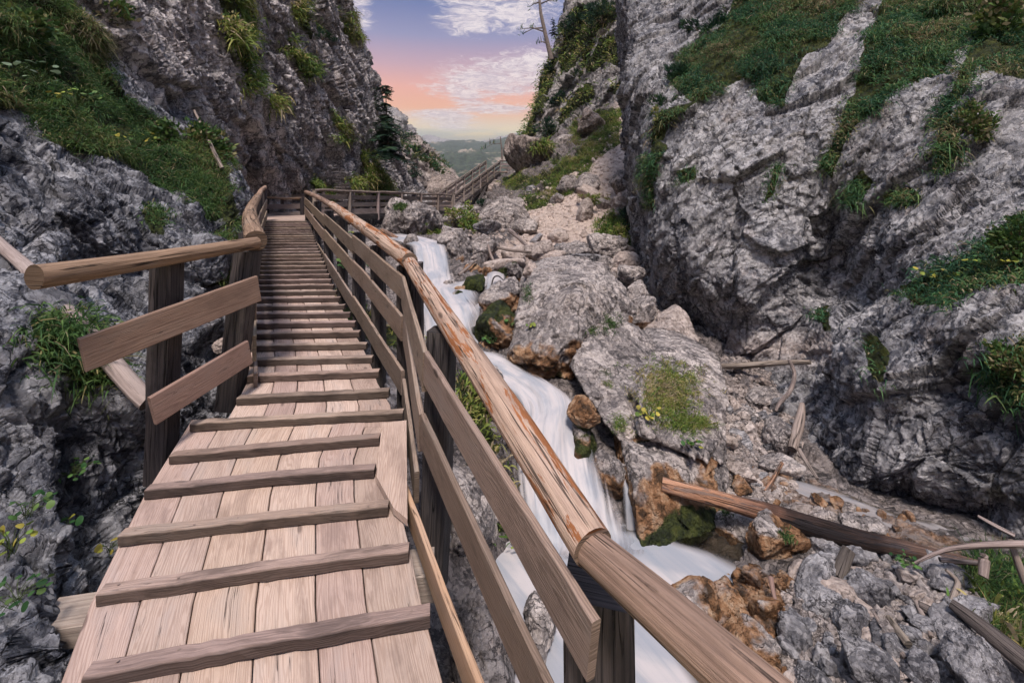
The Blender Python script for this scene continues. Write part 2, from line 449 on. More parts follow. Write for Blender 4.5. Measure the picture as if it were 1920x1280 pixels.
# ------------------------------------------------------------------ vegetation makers
GREENS = np.array([(.035, .078, .026), (.055, .110, .032), (.080, .135, .036), (.13, .16, .045), (.20, .175, .075), (.24, .20, .12)])
GREENS_D = np.array([(.030, .085, .045), (.045, .115, .05), (.070, .145, .05), (.115, .17, .055), (.19, .175, .075), (.24, .185, .11)])
GREENS_Y = np.array([(.085, .15, .035), (.13, .20, .042), (.19, .235, .05), (.26, .26, .07), (.36, .29, .12), (.38, .30, .19)])

def blades(roots, normals, length, width, r, pal, lean=None, per=14, spread=.06, droop=.9, stiff=.9, probs=(.22, .24, .20, .13, .12, .09)):
    """tussocks: per blades round every root"""
    n = len(roots) * per
    if n == 0: return None
    R = np.repeat(roots, per, 0); N = np.repeat(normals, per, 0)
    L = np.repeat(np.broadcast_to(length, len(roots)), per) * r.uniform(.45, 1.15, n)
    Wd = np.repeat(np.broadcast_to(width, len(roots)), per) * r.uniform(.7, 1.2, n)
    sp = np.repeat(np.broadcast_to(spread, len(roots)), per)[:, None]
    R = R + r.normal(0, 1, (n, 3)) * sp * np.array([1, 1, .5])
    d = N * stiff + np.array([0, 0, .75]) + r.normal(0, .42, (n, 3))
    if lean is not None: d = d + np.repeat(lean, per, 0)
    d /= np.linalg.norm(d, axis=1, keepdims=True)
    side = np.cross(d, r.normal(0, 1, (n, 3))); side /= np.linalg.norm(side, axis=1, keepdims=True) + 1e-9
    dr = droop * r.uniform(.5, 1.3, n)
    V = []
    for k, (s, w) in enumerate(((0, .8), (.35, 1), (.7, .75), (1, .12))):
        c = R + d * (L * s)[:, None] - np.array([0, 0, 1]) * (L * dr * s * s)[:, None]
        V.append(c - side * (Wd * w / 2)[:, None]); V.append(c + side * (Wd * w / 2)[:, None])
    V = np.stack(V, 1)                       # n,8,3
    b = np.arange(n)[:, None] * 8
    q = np.concatenate([b + np.array([0, 1, 3, 2]), b + np.array([2, 3, 5, 4]), b + np.array([4, 5, 7, 6])])
    qn = np.clip(.5 + .62 * fbm(roots * 1.1, 61, 3) + r.normal(0, .17, len(roots)), 0, .999)      # drifts of straw, herbs and fresh green
    cl = np.searchsorted(np.cumsum(probs), qn).clip(0, 5)
    cidx = np.where(r.random(n) < .7, np.repeat(cl, per), r.choice(6, n, p=probs))
    col = pal[cidx] * r.uniform(.75, 1.4, (n, 1)) * np.array([.95, 1.0, 1.05])
    col = np.repeat(col, 8, 0)
    return V.reshape(-1, 3), q, col

def merge(parts):
    parts = [p for p in parts if p is not None]
    Vs, Qs, Cs, o = [], [], [], 0
    for v, q, c in parts:
        Vs.append(v); Qs.append(q + o); Cs.append(c); o += len(v)
    return np.concatenate(Vs), np.concatenate(Qs), np.concatenate(Cs)

def sample_on(G, N, polys, dens, r, jitter=10, thin=None):
    """random points on a grid surface inside photo-space outlines of the patch"""
    c = (G[:-1, :-1] + G[1:, 1:]) / 2
    e1 = G[1:, 1:] - G[:-1, :-1]; e2 = G[1:, :-1] - G[:-1, 1:]
    area = np.linalg.norm(np.cross(e1, e2), axis=-1).ravel() / 2
    c = c.reshape(-1, 3); n = N[:-1, :-1].reshape(-1, 3)
    px = to_px(c)
    px = px + 1.6 * jitter * np.stack([fbm(c * 1.3, 301, 3), fbm(c * 1.3, 302, 3)], 1)
    ok = np.zeros(len(c), bool)
    for pl in polys: ok |= in_poly(px, pl)
    ok &= c[:, 1] > .5
    idx = np.nonzero(ok)[0]
    if len(idx) == 0: return np.zeros((0, 3)), np.zeros((0, 3))
    a = area[idx]; cnt = int(a.sum() * dens) + 1
    ch = r.choice(idx, cnt, p=a / a.sum())
    f = r.uniform(-.5, .5, (cnt, 2))
    e1f = e1.reshape(-1, 3)[ch]; e2f = e2.reshape(-1, 3)[ch]
    return c[ch] + e1f * f[:, :1] * .5 + e2f * f[:, 1:] * .5, n[ch]

def grass_patch(name, label, G, N, polys, dens, length, width, pal=GREENS, seed=1, per=14, droop=.9, spread=.06, jitter=10):
    r = np.random.default_rng(seed)
    p, n = sample_on(G, N, polys, dens, r, jitter)
    if len(p) == 0: return None
    gate = fbm(p * 1.6, 55, 3) + r.normal(0, .22, len(p)) > -.20
    p, n = p[gate], n[gate]
    ln = length * (1 + .5 * fbm(p * 1.1, 77, 2)) * r.uniform(.6, 1.3, len(p)); ln = np.clip(ln, length * .35, length * 2)
    v, q, c = blades(p, n, ln, width, r, pal, per=per, droop=droop, spread=spread)
    o = np_mesh(name, v, q, mat=GRASS, col=c)
    return tag(o, label, 'grass', kind='stuff')

def veg_mask(V, polys, soft=12, sd=301):
    px = to_px(V) + 10 * np.stack([fbm(V * 1.3, sd, 3), fbm(V * 1.3, sd + 1, 3)], 1)
    m = np.zeros(len(V))
    for pl in polys: m = np.maximum(m, in_poly(px, pl).astype(float))
    return m

def icodirs(sub):
    bm = bmesh.new(); bmesh.ops.create_icosphere(bm, subdivisions=sub, radius=1)
    v = np.array([x.co[:] for x in bm.verts]); f = np.array([[q.index for q in x.verts] for x in bm.faces]); bm.free()
    return v / np.linalg.norm(v, axis=1, keepdims=True), f
ICO = {k: icodirs(k) for k in (2, 3, 4, 5, 6)}
ICO[7] = icodirs(7)

def plane_rock(dirs, N, H, p=16):
    s = np.maximum(dirs @ N.T, 0) / H
    return (np.power(s, p).sum(1) + 1e-12) ** (-1 / p)

def rock_mask(V, rust=0, base=0, moss=0, seed=0, pale=0):
    n = len(V); z = V[:, 2]; zn = (z - z.min()) / (np.ptp(z) + 1e-6)
    nz = .35 * fbm(V * 2.3, seed + 40, 4)
    R = np.zeros(n); G_ = np.zeros(n)
    if rust: G_ = np.clip((rust - zn + nz * .7) * 3 + .3, 0, 1)
    if base: R = np.clip((base - zn + nz * .6) * 4 + .3, 0, 1)
    if moss: R = np.maximum(R, 0) * 0 + np.clip((moss - .75 + nz * 1.1) * 3 + .5, 0, 1)
    return np.stack([R, G_, np.full(n, float(pale))], 1)

def boulder(name, label, bb, d, mat=None, seed=0, ry=None, sub=6, rust=0, moss=0, pale=0, rough=1.0, cat='boulder', group=None, p=14, tilt=0.0, base=0):
    r = np.random.default_rng(seed + 1000)
    x0, y0, x1, y1 = bb
    c = np.array(P((x0 + x1) / 2, (y0 + y1) / 2, d)); rx = (x1 - x0) / 2 / F * d; rz = (y1 - y0) / 2 / F * d
    ry_ = ry if ry else (rx + rz) / 2 * 1.0
    dirs, f = ICO[sub]
    nn = r.normal(0, 1, (20, 3)); nn /= np.linalg.norm(nn, axis=1, keepdims=True)
    H = r.uniform(.62, 1.0, 20)
    rad = plane_rock(dirs, nn, H, p)
    V = dirs * np.minimum(rad, 1.35)[:, None]
    if tilt:
        ct, st = math.cos(tilt), math.sin(tilt)
        V = np.stack([V[:, 0] * ct - V[:, 2] * st, V[:, 1], V[:, 0] * st + V[:, 2] * ct], 1)
    mx, mn = V.max(0), V.min(0); V = (V - (mx + mn) / 2) / ((mx - mn) / 2)
    V = V * np.array([rx, ry_, rz])
    sz = (rx * ry_ * rz) ** (1 / 3)
    nrm = V / (np.array([rx, ry_, rz]) ** 2); nrm /= np.linalg.norm(nrm, axis=1, keepdims=True)
    q = V / sz + seed * 7.3
    dsp = .10 * facets(q * 1.6, seed, .9, .5) + .045 * ridged(q * 2.2, seed + 3, 5, .55) + .03 * facets(q * 5, seed + 4)
    V = V + nrm * (dsp * sz * rough)[:, None] + c
    o = np_mesh(name, V, tris=f, mat=mat or ROCK_BOULDER, mask=rock_mask(V, rust, base, moss, seed, pale), loc=c)
    return tag(o, label, cat, group)

def hull_rock(name, label, pts, back, mat=None, seed=0, rust=0, moss=0, base=0, p=60, sub=7, cat='boulder', amp=1.0):
    """boulder from the corners of its faces (pixel + depth), closed at the back"""
    A = [np.array(P(*q)) for q in pts]
    B = [a + np.array([0, back, -.05 * back]) for a in A]
    pts3 = np.array(A + B); c = pts3.mean(0)
    bm = bmesh.new()
    for q in pts3: bm.verts.new(q)
    bmesh.ops.convex_hull(bm, input=bm.verts)
    bm.normal_update()
    Ns, Hs = [], []
    for fc in bm.faces:
        n = np.array(fc.normal); h = float(n @ (np.array(fc.verts[0].co) - c))
        if h < 0: n, h = -n, -h
        if any(np.dot(n, m) > .995 and abs(h - k) < .02 for m, k in zip(Ns, Hs)): continue
        Ns.append(n); Hs.append(max(h, .02))
    bm.free()
    dirs, f = ICO[sub]
    rad = plane_rock(dirs, np.array(Ns), np.array(Hs), p)
    V = dirs * rad[:, None]
    sz = rad.mean()
    q = V / sz * 1.2 + seed * 5.1
    dsp = .05 * facets(q * 1.4, seed, .9, .5) + .03 * ridged(q * 2.2, seed + 3, 6, .55) + .018 * facets(q * 5, seed + 4) + .01 * ridged(q * 12, seed + 6, 3)
    V = V * (1 + dsp * amp)[:, None] + c
    o = np_mesh(name, V, tris=f, mat=mat or ROCK_BOULDER, mask=rock_mask(V, rust, base, moss, seed), loc=c)
    return tag(o, label, cat)

def sweep(name, path, w, h, mat, parent=None, round_=False, seed=0, seg=.3, wob=0.0, rnoise=.06, chamfer=.006, tone=(1, 1, 1), link=True, roll=0.0, radii=None, nsides=20, loc=None, rough=.0, grad=None, side=1.0):
    """board or log along a polyline; uv: u along the length, v across, metres"""
    r = np.random.default_rng(seed + 77)
    A = np.array([tuple(q) for q in path], float)
    L = np.concatenate([[0], np.cumsum(np.linalg.norm(np.diff(A, axis=0), axis=1))])
    n = max(2, int(L[-1] / seg) + 1)
    if len(A) > 2: n = max(n, len(A) * 3)
    tt = np.linspace(0, L[-1], n)
    if len(A) > 2:
        t01 = np.interp(tt, L, np.arange(len(A)))
        i = np.minimum(t01.astype(int), len(A) - 2); f = (t01 - i)[:, None]
        g = lambda k: A[np.clip(i + k, 0, len(A) - 1)]
        p0, p1, p2, p3 = g(-1), g(0), g(1), g(2)
        C0 = .5 * (2 * p1 + (p2 - p0) * f + (2 * p0 - 5 * p1 + 4 * p2 - p3) * f ** 2 + (3 * p1 - p0 - 3 * p2 + p3) * f ** 3)
    else:
        C0 = A[0] + (A[1] - A[0]) * (tt / L[-1])[:, None]
    if wob: C0 = C0 + wob * np.stack([vnoise(np.stack([tt * 1.3, tt * 0 + seed, tt * 0 + k], 1), 5 + k) for k in range(3)], 1)
    T = np.gradient(C0, axis=0); T /= np.linalg.norm(T, axis=1, keepdims=True)
    upref = np.array([0, 0, 1.]) if abs(T[0, 2]) < .85 else np.array([0, 1., 0])
    S = np.cross(T, upref); S /= np.linalg.norm(S, axis=1, keepdims=True); U = np.cross(S, T)
    if roll:
        S, U = S * math.cos(roll) + U * math.sin(roll), U * math.cos(roll) - S * math.sin(roll)
    ou, ov = r.uniform(0, 30), r.uniform(0, 30)
    if round_:
        a = np.linspace(0, 2 * math.pi, nsides + 1)
        rad = (np.interp(tt, L, radii) if radii is not None and len(radii) == len(A) else np.full(n, w / 2))
        q = np.stack([np.cos(a)[None].repeat(n, 0) * 1.2, np.sin(a)[None].repeat(n, 0) * 1.2, (tt / max(w, .03) * .18)[:, None].repeat(nsides + 1, 1)], -1).reshape(-1, 3)
        rr = (rad[:, None] * (1 + rnoise * fbm(q + seed * 3.3, seed, 3).reshape(n, -1)))
        V = C0[:, None] + (S[:, None] * np.cos(a)[None, :, None] + U[:, None] * np.sin(a)[None, :, None]) * rr[..., None]
        per = a * w / 2
    else:
        c = min(chamfer, w * .25, h * .25); hw, hh = w / 2, h / 2
        sec = np.array([(-hw, -hh + c), (-hw, hh - c), (-hw + c, hh), (hw - c, hh), (hw, hh - c), (hw, -hh + c), (hw - c, -hh), (-hw + c, -hh), (-hw, -hh + c)])
        jit = r.normal(0, 1, (n, 1, 2)) * min(w, h) * .02 + r.normal(0, 1, (n, 9, 2)) * min(w, h) * rough
        jit[:, 8] = jit[:, 0]
        V = C0[:, None] + S[:, None] * (sec[None, :, 0] + jit[..., 0])[..., None] + U[:, None] * (sec[None, :, 1] + jit[..., 1])[..., None]
        per = np.concatenate([[0], np.cumsum(np.linalg.norm(np.diff(sec, axis=0), axis=1))])
    m = V.shape[1]
    uv = np.stack([tt[:, None].repeat(m, 1) + ou, np.broadcast_to(per, (n, m)) + ov], -1)
    Q = grid_quads(n, m)
    Vf = V.reshape(-1, 3); uvf = uv.reshape(-1, 2)
    # end caps as fans
    tris = []
    extraV, extraU = [], []
    for k, row in ((0, 0), (1, n - 1)):
        base = len(Vf) + sum(len(e) for e in extraV)
        ring = V[row]; cc = ring[:-1].mean(0)
        loc2 = np.stack([(ring - cc) @ S[row], (ring - cc) @ U[row]], 1)
        extraV.append(np.concatenate([ring, cc[None]])); extraU.append(np.concatenate([loc2, [[0, 0]]]) * np.array([.3, 1]) + [ou + 3 * k, ov])
        for j in range(m - 1):
            tris.append((base + m, base + j, base + j + 1) if k else (base + m, base + j + 1, base + j))
    Vf = np.concatenate([Vf] + extraV); uvf = np.concatenate([uvf] + extraU)
    col = np.tile(np.array(tone) * r.uniform(.74, 1.15) * np.array([1, r.uniform(.97, 1.03), r.uniform(.94, 1.06)]), (len(Vf), 1))
    if side != 1.0 and not round_:          # shade painted into the colour: flanks and ends darker than the top face
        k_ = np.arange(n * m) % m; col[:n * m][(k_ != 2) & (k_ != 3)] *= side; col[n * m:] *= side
    if grad is not None:
        gt = np.concatenate([np.repeat(tt / L[-1], m), np.zeros(m + 1), np.ones(m + 1)]) + .05 * fbm(Vf * 6, seed, 3)
        col = col * np.stack([np.interp(gt, [g[0] for g in grad], [g[1][k] for g in grad]) for k in range(3)], 1)
    if round_: col[n * m:] *= .45          # weathered end grain
    o = np_mesh(name, Vf, Q, np.array(tris), mat, parent, uv=uvf, col=col, smooth=round_, link=link, loc=loc)
    return o

def sweep_raw(path, radii, seed=0, ns=6):
    A = np.array([tuple(q) for q in path], float); n = len(A)
    T = np.gradient(A, axis=0); T /= np.linalg.norm(T, axis=1, keepdims=True) + 1e-9
    up = np.array([.3, .2, 1.]) if abs(T[0, 2]) < .9 else np.array([1., .2, 0])
    S = np.cross(T, up); S /= np.linalg.norm(S, axis=1, keepdims=True); U = np.cross(S, T)
    a = np.linspace(0, 2 * math.pi, ns + 1)
    V = A[:, None] + (S[:, None] * np.cos(a)[None, :, None] + U[:, None] * np.sin(a)[None, :, None]) * np.asarray(radii)[:, None, None]
    return V.reshape(-1, 3), grid_quads(n, ns + 1)

# ------------------------------------------------------------------ cliffs (large structure)
def cliff(name, label, rows, nv, nu, amps, sc, seed, mat, polys=(), strata=None, fade=None, flip=False, pale=None):
    G = surface(rows, nv, nu)
    N = grid_normals(G)
    if flip: N = -N
    V = G.reshape(-1, 3); Nf = N.reshape(-1, 3)
    d = rock_disp(V, seed, *amps, sc=sc, strata=strata)
    if fade is not None: d = d * fade(V)
    V = V + Nf * d[:, None]
    G2 = V.reshape(G.shape); N2 = grid_normals(G2)
    if flip: N2 = -N2
    vm = veg_mask(V, polys)
    vm = blur2(vm.reshape(nv, nu), 2).ravel()
    mask = np.zeros((len(V), 3)); mask[:, 0] = vm
    if pale is not None: mask[:, 2] = pale(V)
    o = np_mesh(name, V, grid_quads(nv, nu), mat=mat, mask=mask)
    tag(o, label, 'cliff', kind='structure')
    return G2, N2, o

LV = {}   # vegetation outlines, photo pixels, used to find the ledges on the rock
LV['left'] = [[(-80, -60), (165, -60), (195, 120), (235, 195), (330, 250), (400, 235), (432, 330), (455, 430), (405, 420), (350, 350), (300, 345), (235, 300), (155, 295), (95, 275), (40, 205), (-80, 190)],
              [(380, 440), (460, 440), (462, 525), (395, 535), (370, 480)], [(268, 385), (300, 395), (312, 440), (285, 435)], [(60, 600), (150, 590), (190, 690), (230, 720), (160, 720), (90, 700)]]
LV['wall'] = [[(395, -40), (440, -40), (468, 100), (492, 160), (470, 155), (432, 90)], [(538, 75), (560, 88), (590, 140), (575, 152), (553, 112)], [(560, -20), (592, 60), (580, 72), (555, 20)],
              [(672, 288), (692, 290), (735, 362), (712, 360), (690, 332)], [(588, 343), (610, 358), (625, 370), (600, 368)], [(640, 15), (652, 25), (676, 80), (660, 72)], [(655, 330), (672, 345), (680, 365), (662, 360)],
              [(620, 210), (640, 230), (665, 275), (650, 268)], [(500, 170), (520, 185), (530, 210), (512, 200)]]
LV['right'] = [[(1255, 150), (1300, 100), (1330, 60), (1370, 20), (1400, -60), (1640, -60), (1560, 70), (1500, 110), (1475, 205), (1440, 190), (1400, 145), (1350, 165), (1310, 190), (1270, 168)],
               [(1640, 30), (1690, -60), (1800, -60), (1840, 40), (1760, 140), (1680, 165), (1640, 200), (1600, 240), (1560, 335), (1538, 310), (1580, 230), (1612, 130)],
               [(1815, -60), (2100, -60), (2100, 170), (1880, 150), (1835, 125), (1775, 210), (1805, 250), (1785, 340), (1762, 300), (1765, 200), (1822, 90)],
               [(1690, 540), (1760, 505), (1850, 440), (1930, 385), (2060, 380), (2060, 520), (1850, 530), (1780, 565), (1720, 572)],
               [(1830, 680), (1930, 625), (2100, 600), (2100, 790), (1930, 780), (1870, 750)],
               [(1620, 625), (1650, 625), (1675, 660), (1662, 720), (1645, 705)],
               [(1238, 215), (1275, 190), (1305, 180), (1262, 232), (1245, 285), (1228, 330), (1218, 405), (1208, 330)],
               [(1433, 388), (1453, 310), (1470, 308), (1452, 372)], [(1655, 372), (1700, 350), (1735, 372), (1700, 392)], [(1572, 355), (1620, 318), (1642, 338), (1592, 402)], [(1270, 325), (1300, 315), (1310, 338), (1285, 340)],
               [(1525, 580), (1550, 570), (1548, 615), (1535, 618)]]
LV['far'] = [[(965, 262), (980, 215), (1008, 165), (1033, 105), (1048, 108), (1032, 168), (1008, 228), (995, 258)], [(1055, 60), (1080, 15), (1185, 0), (1185, 28), (1150, 42), (1112, 70), (1092, 102), (1062, 140), (1048, 112)],
             [(1082, 145), (1108, 85), (1150, 60), (1160, 95), (1130, 128), (1100, 132)], [(1040, 250), (1052, 200), (1070, 178), (1108, 150), (1118, 190), (1082, 202), (1062, 218), (1042, 260), (1010, 262)],
             [(1138, 172), (1178, 138), (1182, 155), (1145, 182)], [(1130, 90), (1150, 70), (1168, 118), (1148, 125)]]

# near rock mass on the left, its ledge of grass, running down under the walkway and back past the camera
left_rows = [
 [W(-6, -3, -4), W(-3.2, -.5, -3.6), (0, 1560, 1.45), (150, 1540, 1.7), (330, 1500, 1.95), (500, 1480, 2.2), (640, 1450, 2.5)],
 [W(-6, -3, -3), W(-3.2, -.5, -2.6), (0, 1285, 1.75), (110, 1300, 1.95), (260, 1320, 2.25), (400, 1280, 2.7), (500, 1240, 3.1)],
 [W(-6, -3, -2.6), W(-3.3, -.3, -2.2), (0, 1110, 2.05), (110, 1110, 2.3), (205, 1120, 2.6), (330, 1110, 3.1), (440, 1090, 3.6)],
 [W(-6, -3, -2.2), W(-3.4, 0, -1.8), (0, 960, 2.35), (120, 960, 2.7), (230, 970, 3.05), (340, 980, 3.6), (440, 960, 4.1)],
 [W(-6, -3, -1.8), W(-3.5, .2, -1.4), (0, 860, 2.5), (125, 855, 2.9), (240, 850, 3.2), (325, 870, 3.8), (430, 850, 4.5)],
 [W(-6, -3, -1.5), W(-3.7, .4, -1.0), (0, 765, 2.6), (130, 750, 3.0), (250, 745, 3.3), (330, 775, 4.1), (425, 770, 4.8)],
 [W(-6.5, -3, -1), W(-4, .6, -.6), (0, 690, 2.8), (115, 680, 3.2), (245, 690, 3.7), (335, 695, 4.6), (425, 690, 5.1)],
 [W(-7, -3, -.6), W(-4.3, .8, -.2), (0, 600, 3.2), (100, 585, 4.1), (240, 600, 4.9), (340, 610, 5.1), (430, 600, 5.7)],
 [W(-7, -3, -.2), W(-4.6, 1, .15), (0, 520, 3.8), (100, 510, 4.6), (250, 520, 5.5), (375, 520, 5.4), (448, 520, 6.3)],
 [W(-7.5, -3, .3), W(-5, 1.2, .5), (0, 440, 4.25), (120, 440, 4.9), (270, 440, 5.7), (375, 445, 6.1), (456, 440, 7.6)],
 [W(-8, -3, .8), W(-5.4, 1.4, .9), (0, 370, 4.6), (150, 370, 5.3), (300, 370, 6.3), (388, 370, 7.0), (458, 375, 9.6)],
 [W(-8.5, -3, 1.3), W(-5.8, 1.6, 1.3), (0, 300, 5.05), (140, 300, 5.9), (280, 300, 7.1), (360, 300, 8.2), (432, 310, 10.6)],
 [W(-9, -3, 2), W(-6.4, 1.8, 2), (0, 200, 5.6), (120, 200, 6.5), (235, 215, 8.0), (325, 235, 9.7), (405, 260, 12)],
 [W(-9.5, -3, 3), W(-7, 2, 3), (0, 100, 6.2), (100, 100, 7.1), (205, 115, 8.8), (300, 150, 10.8), (385, 200, 13)],
 [W(-10, -3, 4), W(-7.6, 2.2, 4), (0, 0, 6.8), (95, 0, 7.8), (190, 10, 9.4), (285, 60, 11.5), (370, 140, 14)],
 [W(-10.5, -3, 6), W(-8.5, 2.4, 6), (-20, -150, 7.6), (85, -150, 8.6), (180, -130, 10.2), (275, -60, 12.5), (360, 40, 15)],
 [W(-11, -3, 9), W(-9.5, 2.6, 9), (-30, -330, 8.6), (75, -330, 9.6), (170, -300, 11.2), (270, -200, 13.5), (350, -60, 16)]]
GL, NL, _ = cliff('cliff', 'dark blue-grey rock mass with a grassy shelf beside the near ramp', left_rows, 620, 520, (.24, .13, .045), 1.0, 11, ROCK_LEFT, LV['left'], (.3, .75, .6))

# main wall on the left
wall_rows = [
 [(300, 520, 10), (380, 490, 12.2), (440, 470, 13.6), (500, 452, 15.8), (570, 445, 17.5), (640, 440, 20.5), (700, 430, 24), (760, 420, 27), (800, 415, 33), (830, 400, 44)],
 [(270, 370, 9.6), (350, 370, 11.2), (420, 370, 12.9), (490, 370, 15.2), (560, 370, 16.8), (640, 370, 20), (700, 370, 24), (752, 365, 28), (765, 350, 36), (772, 345, 48)],
 [(220, 300, 8.9), (310, 300, 10.0), (385, 300, 11.5), (465, 300, 13.6), (545, 300, 16), (622, 300, 19), (682, 300, 23), (735, 305, 28.5), (738, 300, 38), (720, 300, 50)],
 [(140, 200, 7.9), (240, 200, 8.8), (335, 200, 10.6), (430, 200, 12.9), (520, 200, 15.5), (600, 200, 18.5), (660, 205, 22), (704, 205, 27.5), (706, 205, 38), (690, 205, 50)],
 [(90, 100, 7.9), (195, 100, 8.8), (300, 100, 10.4), (410, 100, 12.6), (500, 100, 15.5), (580, 100, 18.5), (632, 105, 22), (670, 105, 26.5), (670, 105, 38), (650, 105, 50)],
 [(50, 0, 8), (150, 0, 8.8), (280, 0, 10.4), (400, 0, 12.6), (490, 0, 15.5), (568, 0, 18.5), (613, 0, 22), (645, 0, 26), (645, 0, 38), (625, 0, 50)],
 [(-30, -200, 8.4), (90, -200, 9.2), (230, -200, 10.8), (360, -200, 13), (460, -200, 16), (545, -200, 19), (595, -200, 22.5), (632, -200, 26.5), (630, -200, 38), (610, -200, 50)],
 [(-100, -420, 9), (40, -420, 10), (190, -420, 11.5), (320, -420, 13.6), (430, -420, 17), (520, -420, 20), (575, -420, 23.5), (615, -420, 27.5), (612, -420, 40), (590, -420, 52)]]
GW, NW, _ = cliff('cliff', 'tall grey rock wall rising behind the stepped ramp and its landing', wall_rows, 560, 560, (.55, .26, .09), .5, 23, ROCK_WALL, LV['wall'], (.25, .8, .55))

# wall on the right of the gorge
right_rows = [
 [(1215, 1170, 20), (1235, 1150, 11), (1300, 1150, 9.6), (1400, 1150, 8.3), (1520, 1150, 7.1), (1650, 1150, 6.1), (1780, 1160, 5.6), (1930, 1180, 5.2), (2300, 1250, 4.7), W(8.5, -2, -4.5), W(9, -6, -4.5)],
 [(1210, 1010, 20), (1225, 1000, 11.5), (1292, 1000, 10.1), (1392, 1000, 8.7), (1512, 1000, 7.2), (1645, 1000, 5.95), (1785, 1010, 5.4), (1925, 1025, 4.95), (2300, 1040, 4.4), W(8, -2, -3.6), W(8.5, -6, -3.6)],
 [(1205, 900, 20), (1212, 900, 12), (1290, 900, 10.4), (1390, 900, 8.8), (1507, 900, 6.9), (1640, 905, 5.6), (1780, 915, 5.1), (1920, 920, 4.6), (2300, 930, 4.0), W(7, -2, -2.6), W(7.5, -6, -2.6)],
 [(1205, 800, 20), (1210, 800, 12.3), (1290, 800, 10.6), (1382, 800, 9.2), (1512, 800, 7.3), (1642, 800, 5.8), (1780, 800, 5.2), (1920, 800, 4.6), (2300, 800, 3.9), W(6.6, -2, -1.8), W(7, -6, -1.8)],
 [(1200, 700, 20), (1206, 700, 12.5), (1290, 700, 10.7), (1382, 700, 9.6), (1532, 710, 7.8), (1645, 700, 6.0), (1780, 700, 5.4), (1920, 700, 4.7), (2300, 690, 3.9), W(6.4, -2, -1), W(6.8, -6, -1)],
 [(1196, 610, 20), (1202, 610, 12.4), (1282, 605, 10.3), (1382, 612, 9.3), (1505, 618, 8.7), (1600, 610, 7.5), (1740, 600, 5.9), (1900, 590, 5.0), (2300, 570, 4.0), W(6.6, -2, -.5), W(7, -6, -.5)],
 [(1192, 540, 20), (1197, 540, 12.4), (1272, 540, 9.9), (1372, 540, 8.8), (1490, 545, 8.8), (1572, 545, 8.8), (1700, 540, 6.9), (1880, 525, 5.5), (2300, 490, 4.3), W(6.9, -2, 0), W(7.3, -6, 0)],
 [(1188, 430, 21), (1192, 430, 12.9), (1242, 430, 10.1), (1362, 430, 9.1), (1470, 432, 8.9), (1562, 432, 9.0), (1662, 430, 7.5), (1850, 425, 6.3), (2300, 390, 4.7), W(7.2, -2, .5), W(7.6, -6, .5)],
 [(1182, 300, 22), (1187, 300, 13.5), (1236, 300, 10.5), (1352, 300, 9.5), (1462, 300, 9.0), (1562, 300, 8.7), (1682, 300, 7.9), (1850, 295, 6.9), (2300, 260, 5.1), W(7.6, -2, 1.1), W(8, -6, 1.1)],
 [(1176, 180, 23), (1180, 180, 14.2), (1250, 180, 11.4), (1342, 180, 10.3), (1452, 180, 9.7), (1562, 180, 9.1), (1682, 180, 8.4), (1850, 175, 7.5), (2300, 140, 5.7), W(8, -2, 1.8), W(8.4, -6, 1.8)],
 [(1170, 80, 24), (1174, 80, 15.2), (1272, 80, 13.2), (1345, 80, 11.8), (1455, 80, 10.8), (1562, 80, 10), (1685, 80, 9.3), (1855, 75, 8.5), (2300, 40, 6.6), W(8.6, -2, 2.6), W(9, -6, 2.6)],
 [(1166, 0, 25), (1168, 0, 16.2), (1274, 0, 14.6), (1352, 0, 13), (1462, 0, 11.9), (1570, 0, 11), (1692, 0, 10.2), (1862, -5, 9.4), (2300, -50, 7.6), W(9.4, -2, 3.6), W(9.8, -6, 3.6)],
 [(1160, -160, 27), (1163, -160, 18), (1280, -160, 16.5), (1365, -160, 15), (1475, -160, 13.9), (1580, -160, 12.9), (1700, -160, 12), (1870, -170, 11), (2300, -200, 9), W(10.6, -2, 5.5), W(11, -6, 5.5)],
 [(1158, -330, 29), (1160, -330, 20), (1285, -330, 18.5), (1375, -330, 17), (1485, -330, 15.9), (1590, -330, 14.9), (1710, -330, 14), (1880, -340, 13), (2300, -370, 11), W(12, -2, 8.5), W(12.5, -6, 8.5)]]
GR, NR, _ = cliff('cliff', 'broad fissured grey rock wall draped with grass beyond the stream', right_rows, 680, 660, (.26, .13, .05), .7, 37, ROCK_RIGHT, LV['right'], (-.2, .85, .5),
                  pale=lambda V: .55 * np.clip(1 - np.abs(to_px(V)[:, 1] - 655) / 45, 0, 1) * ((to_px(V)[:, 0] < 1560) & (to_px(V)[:, 0] > 1200)))

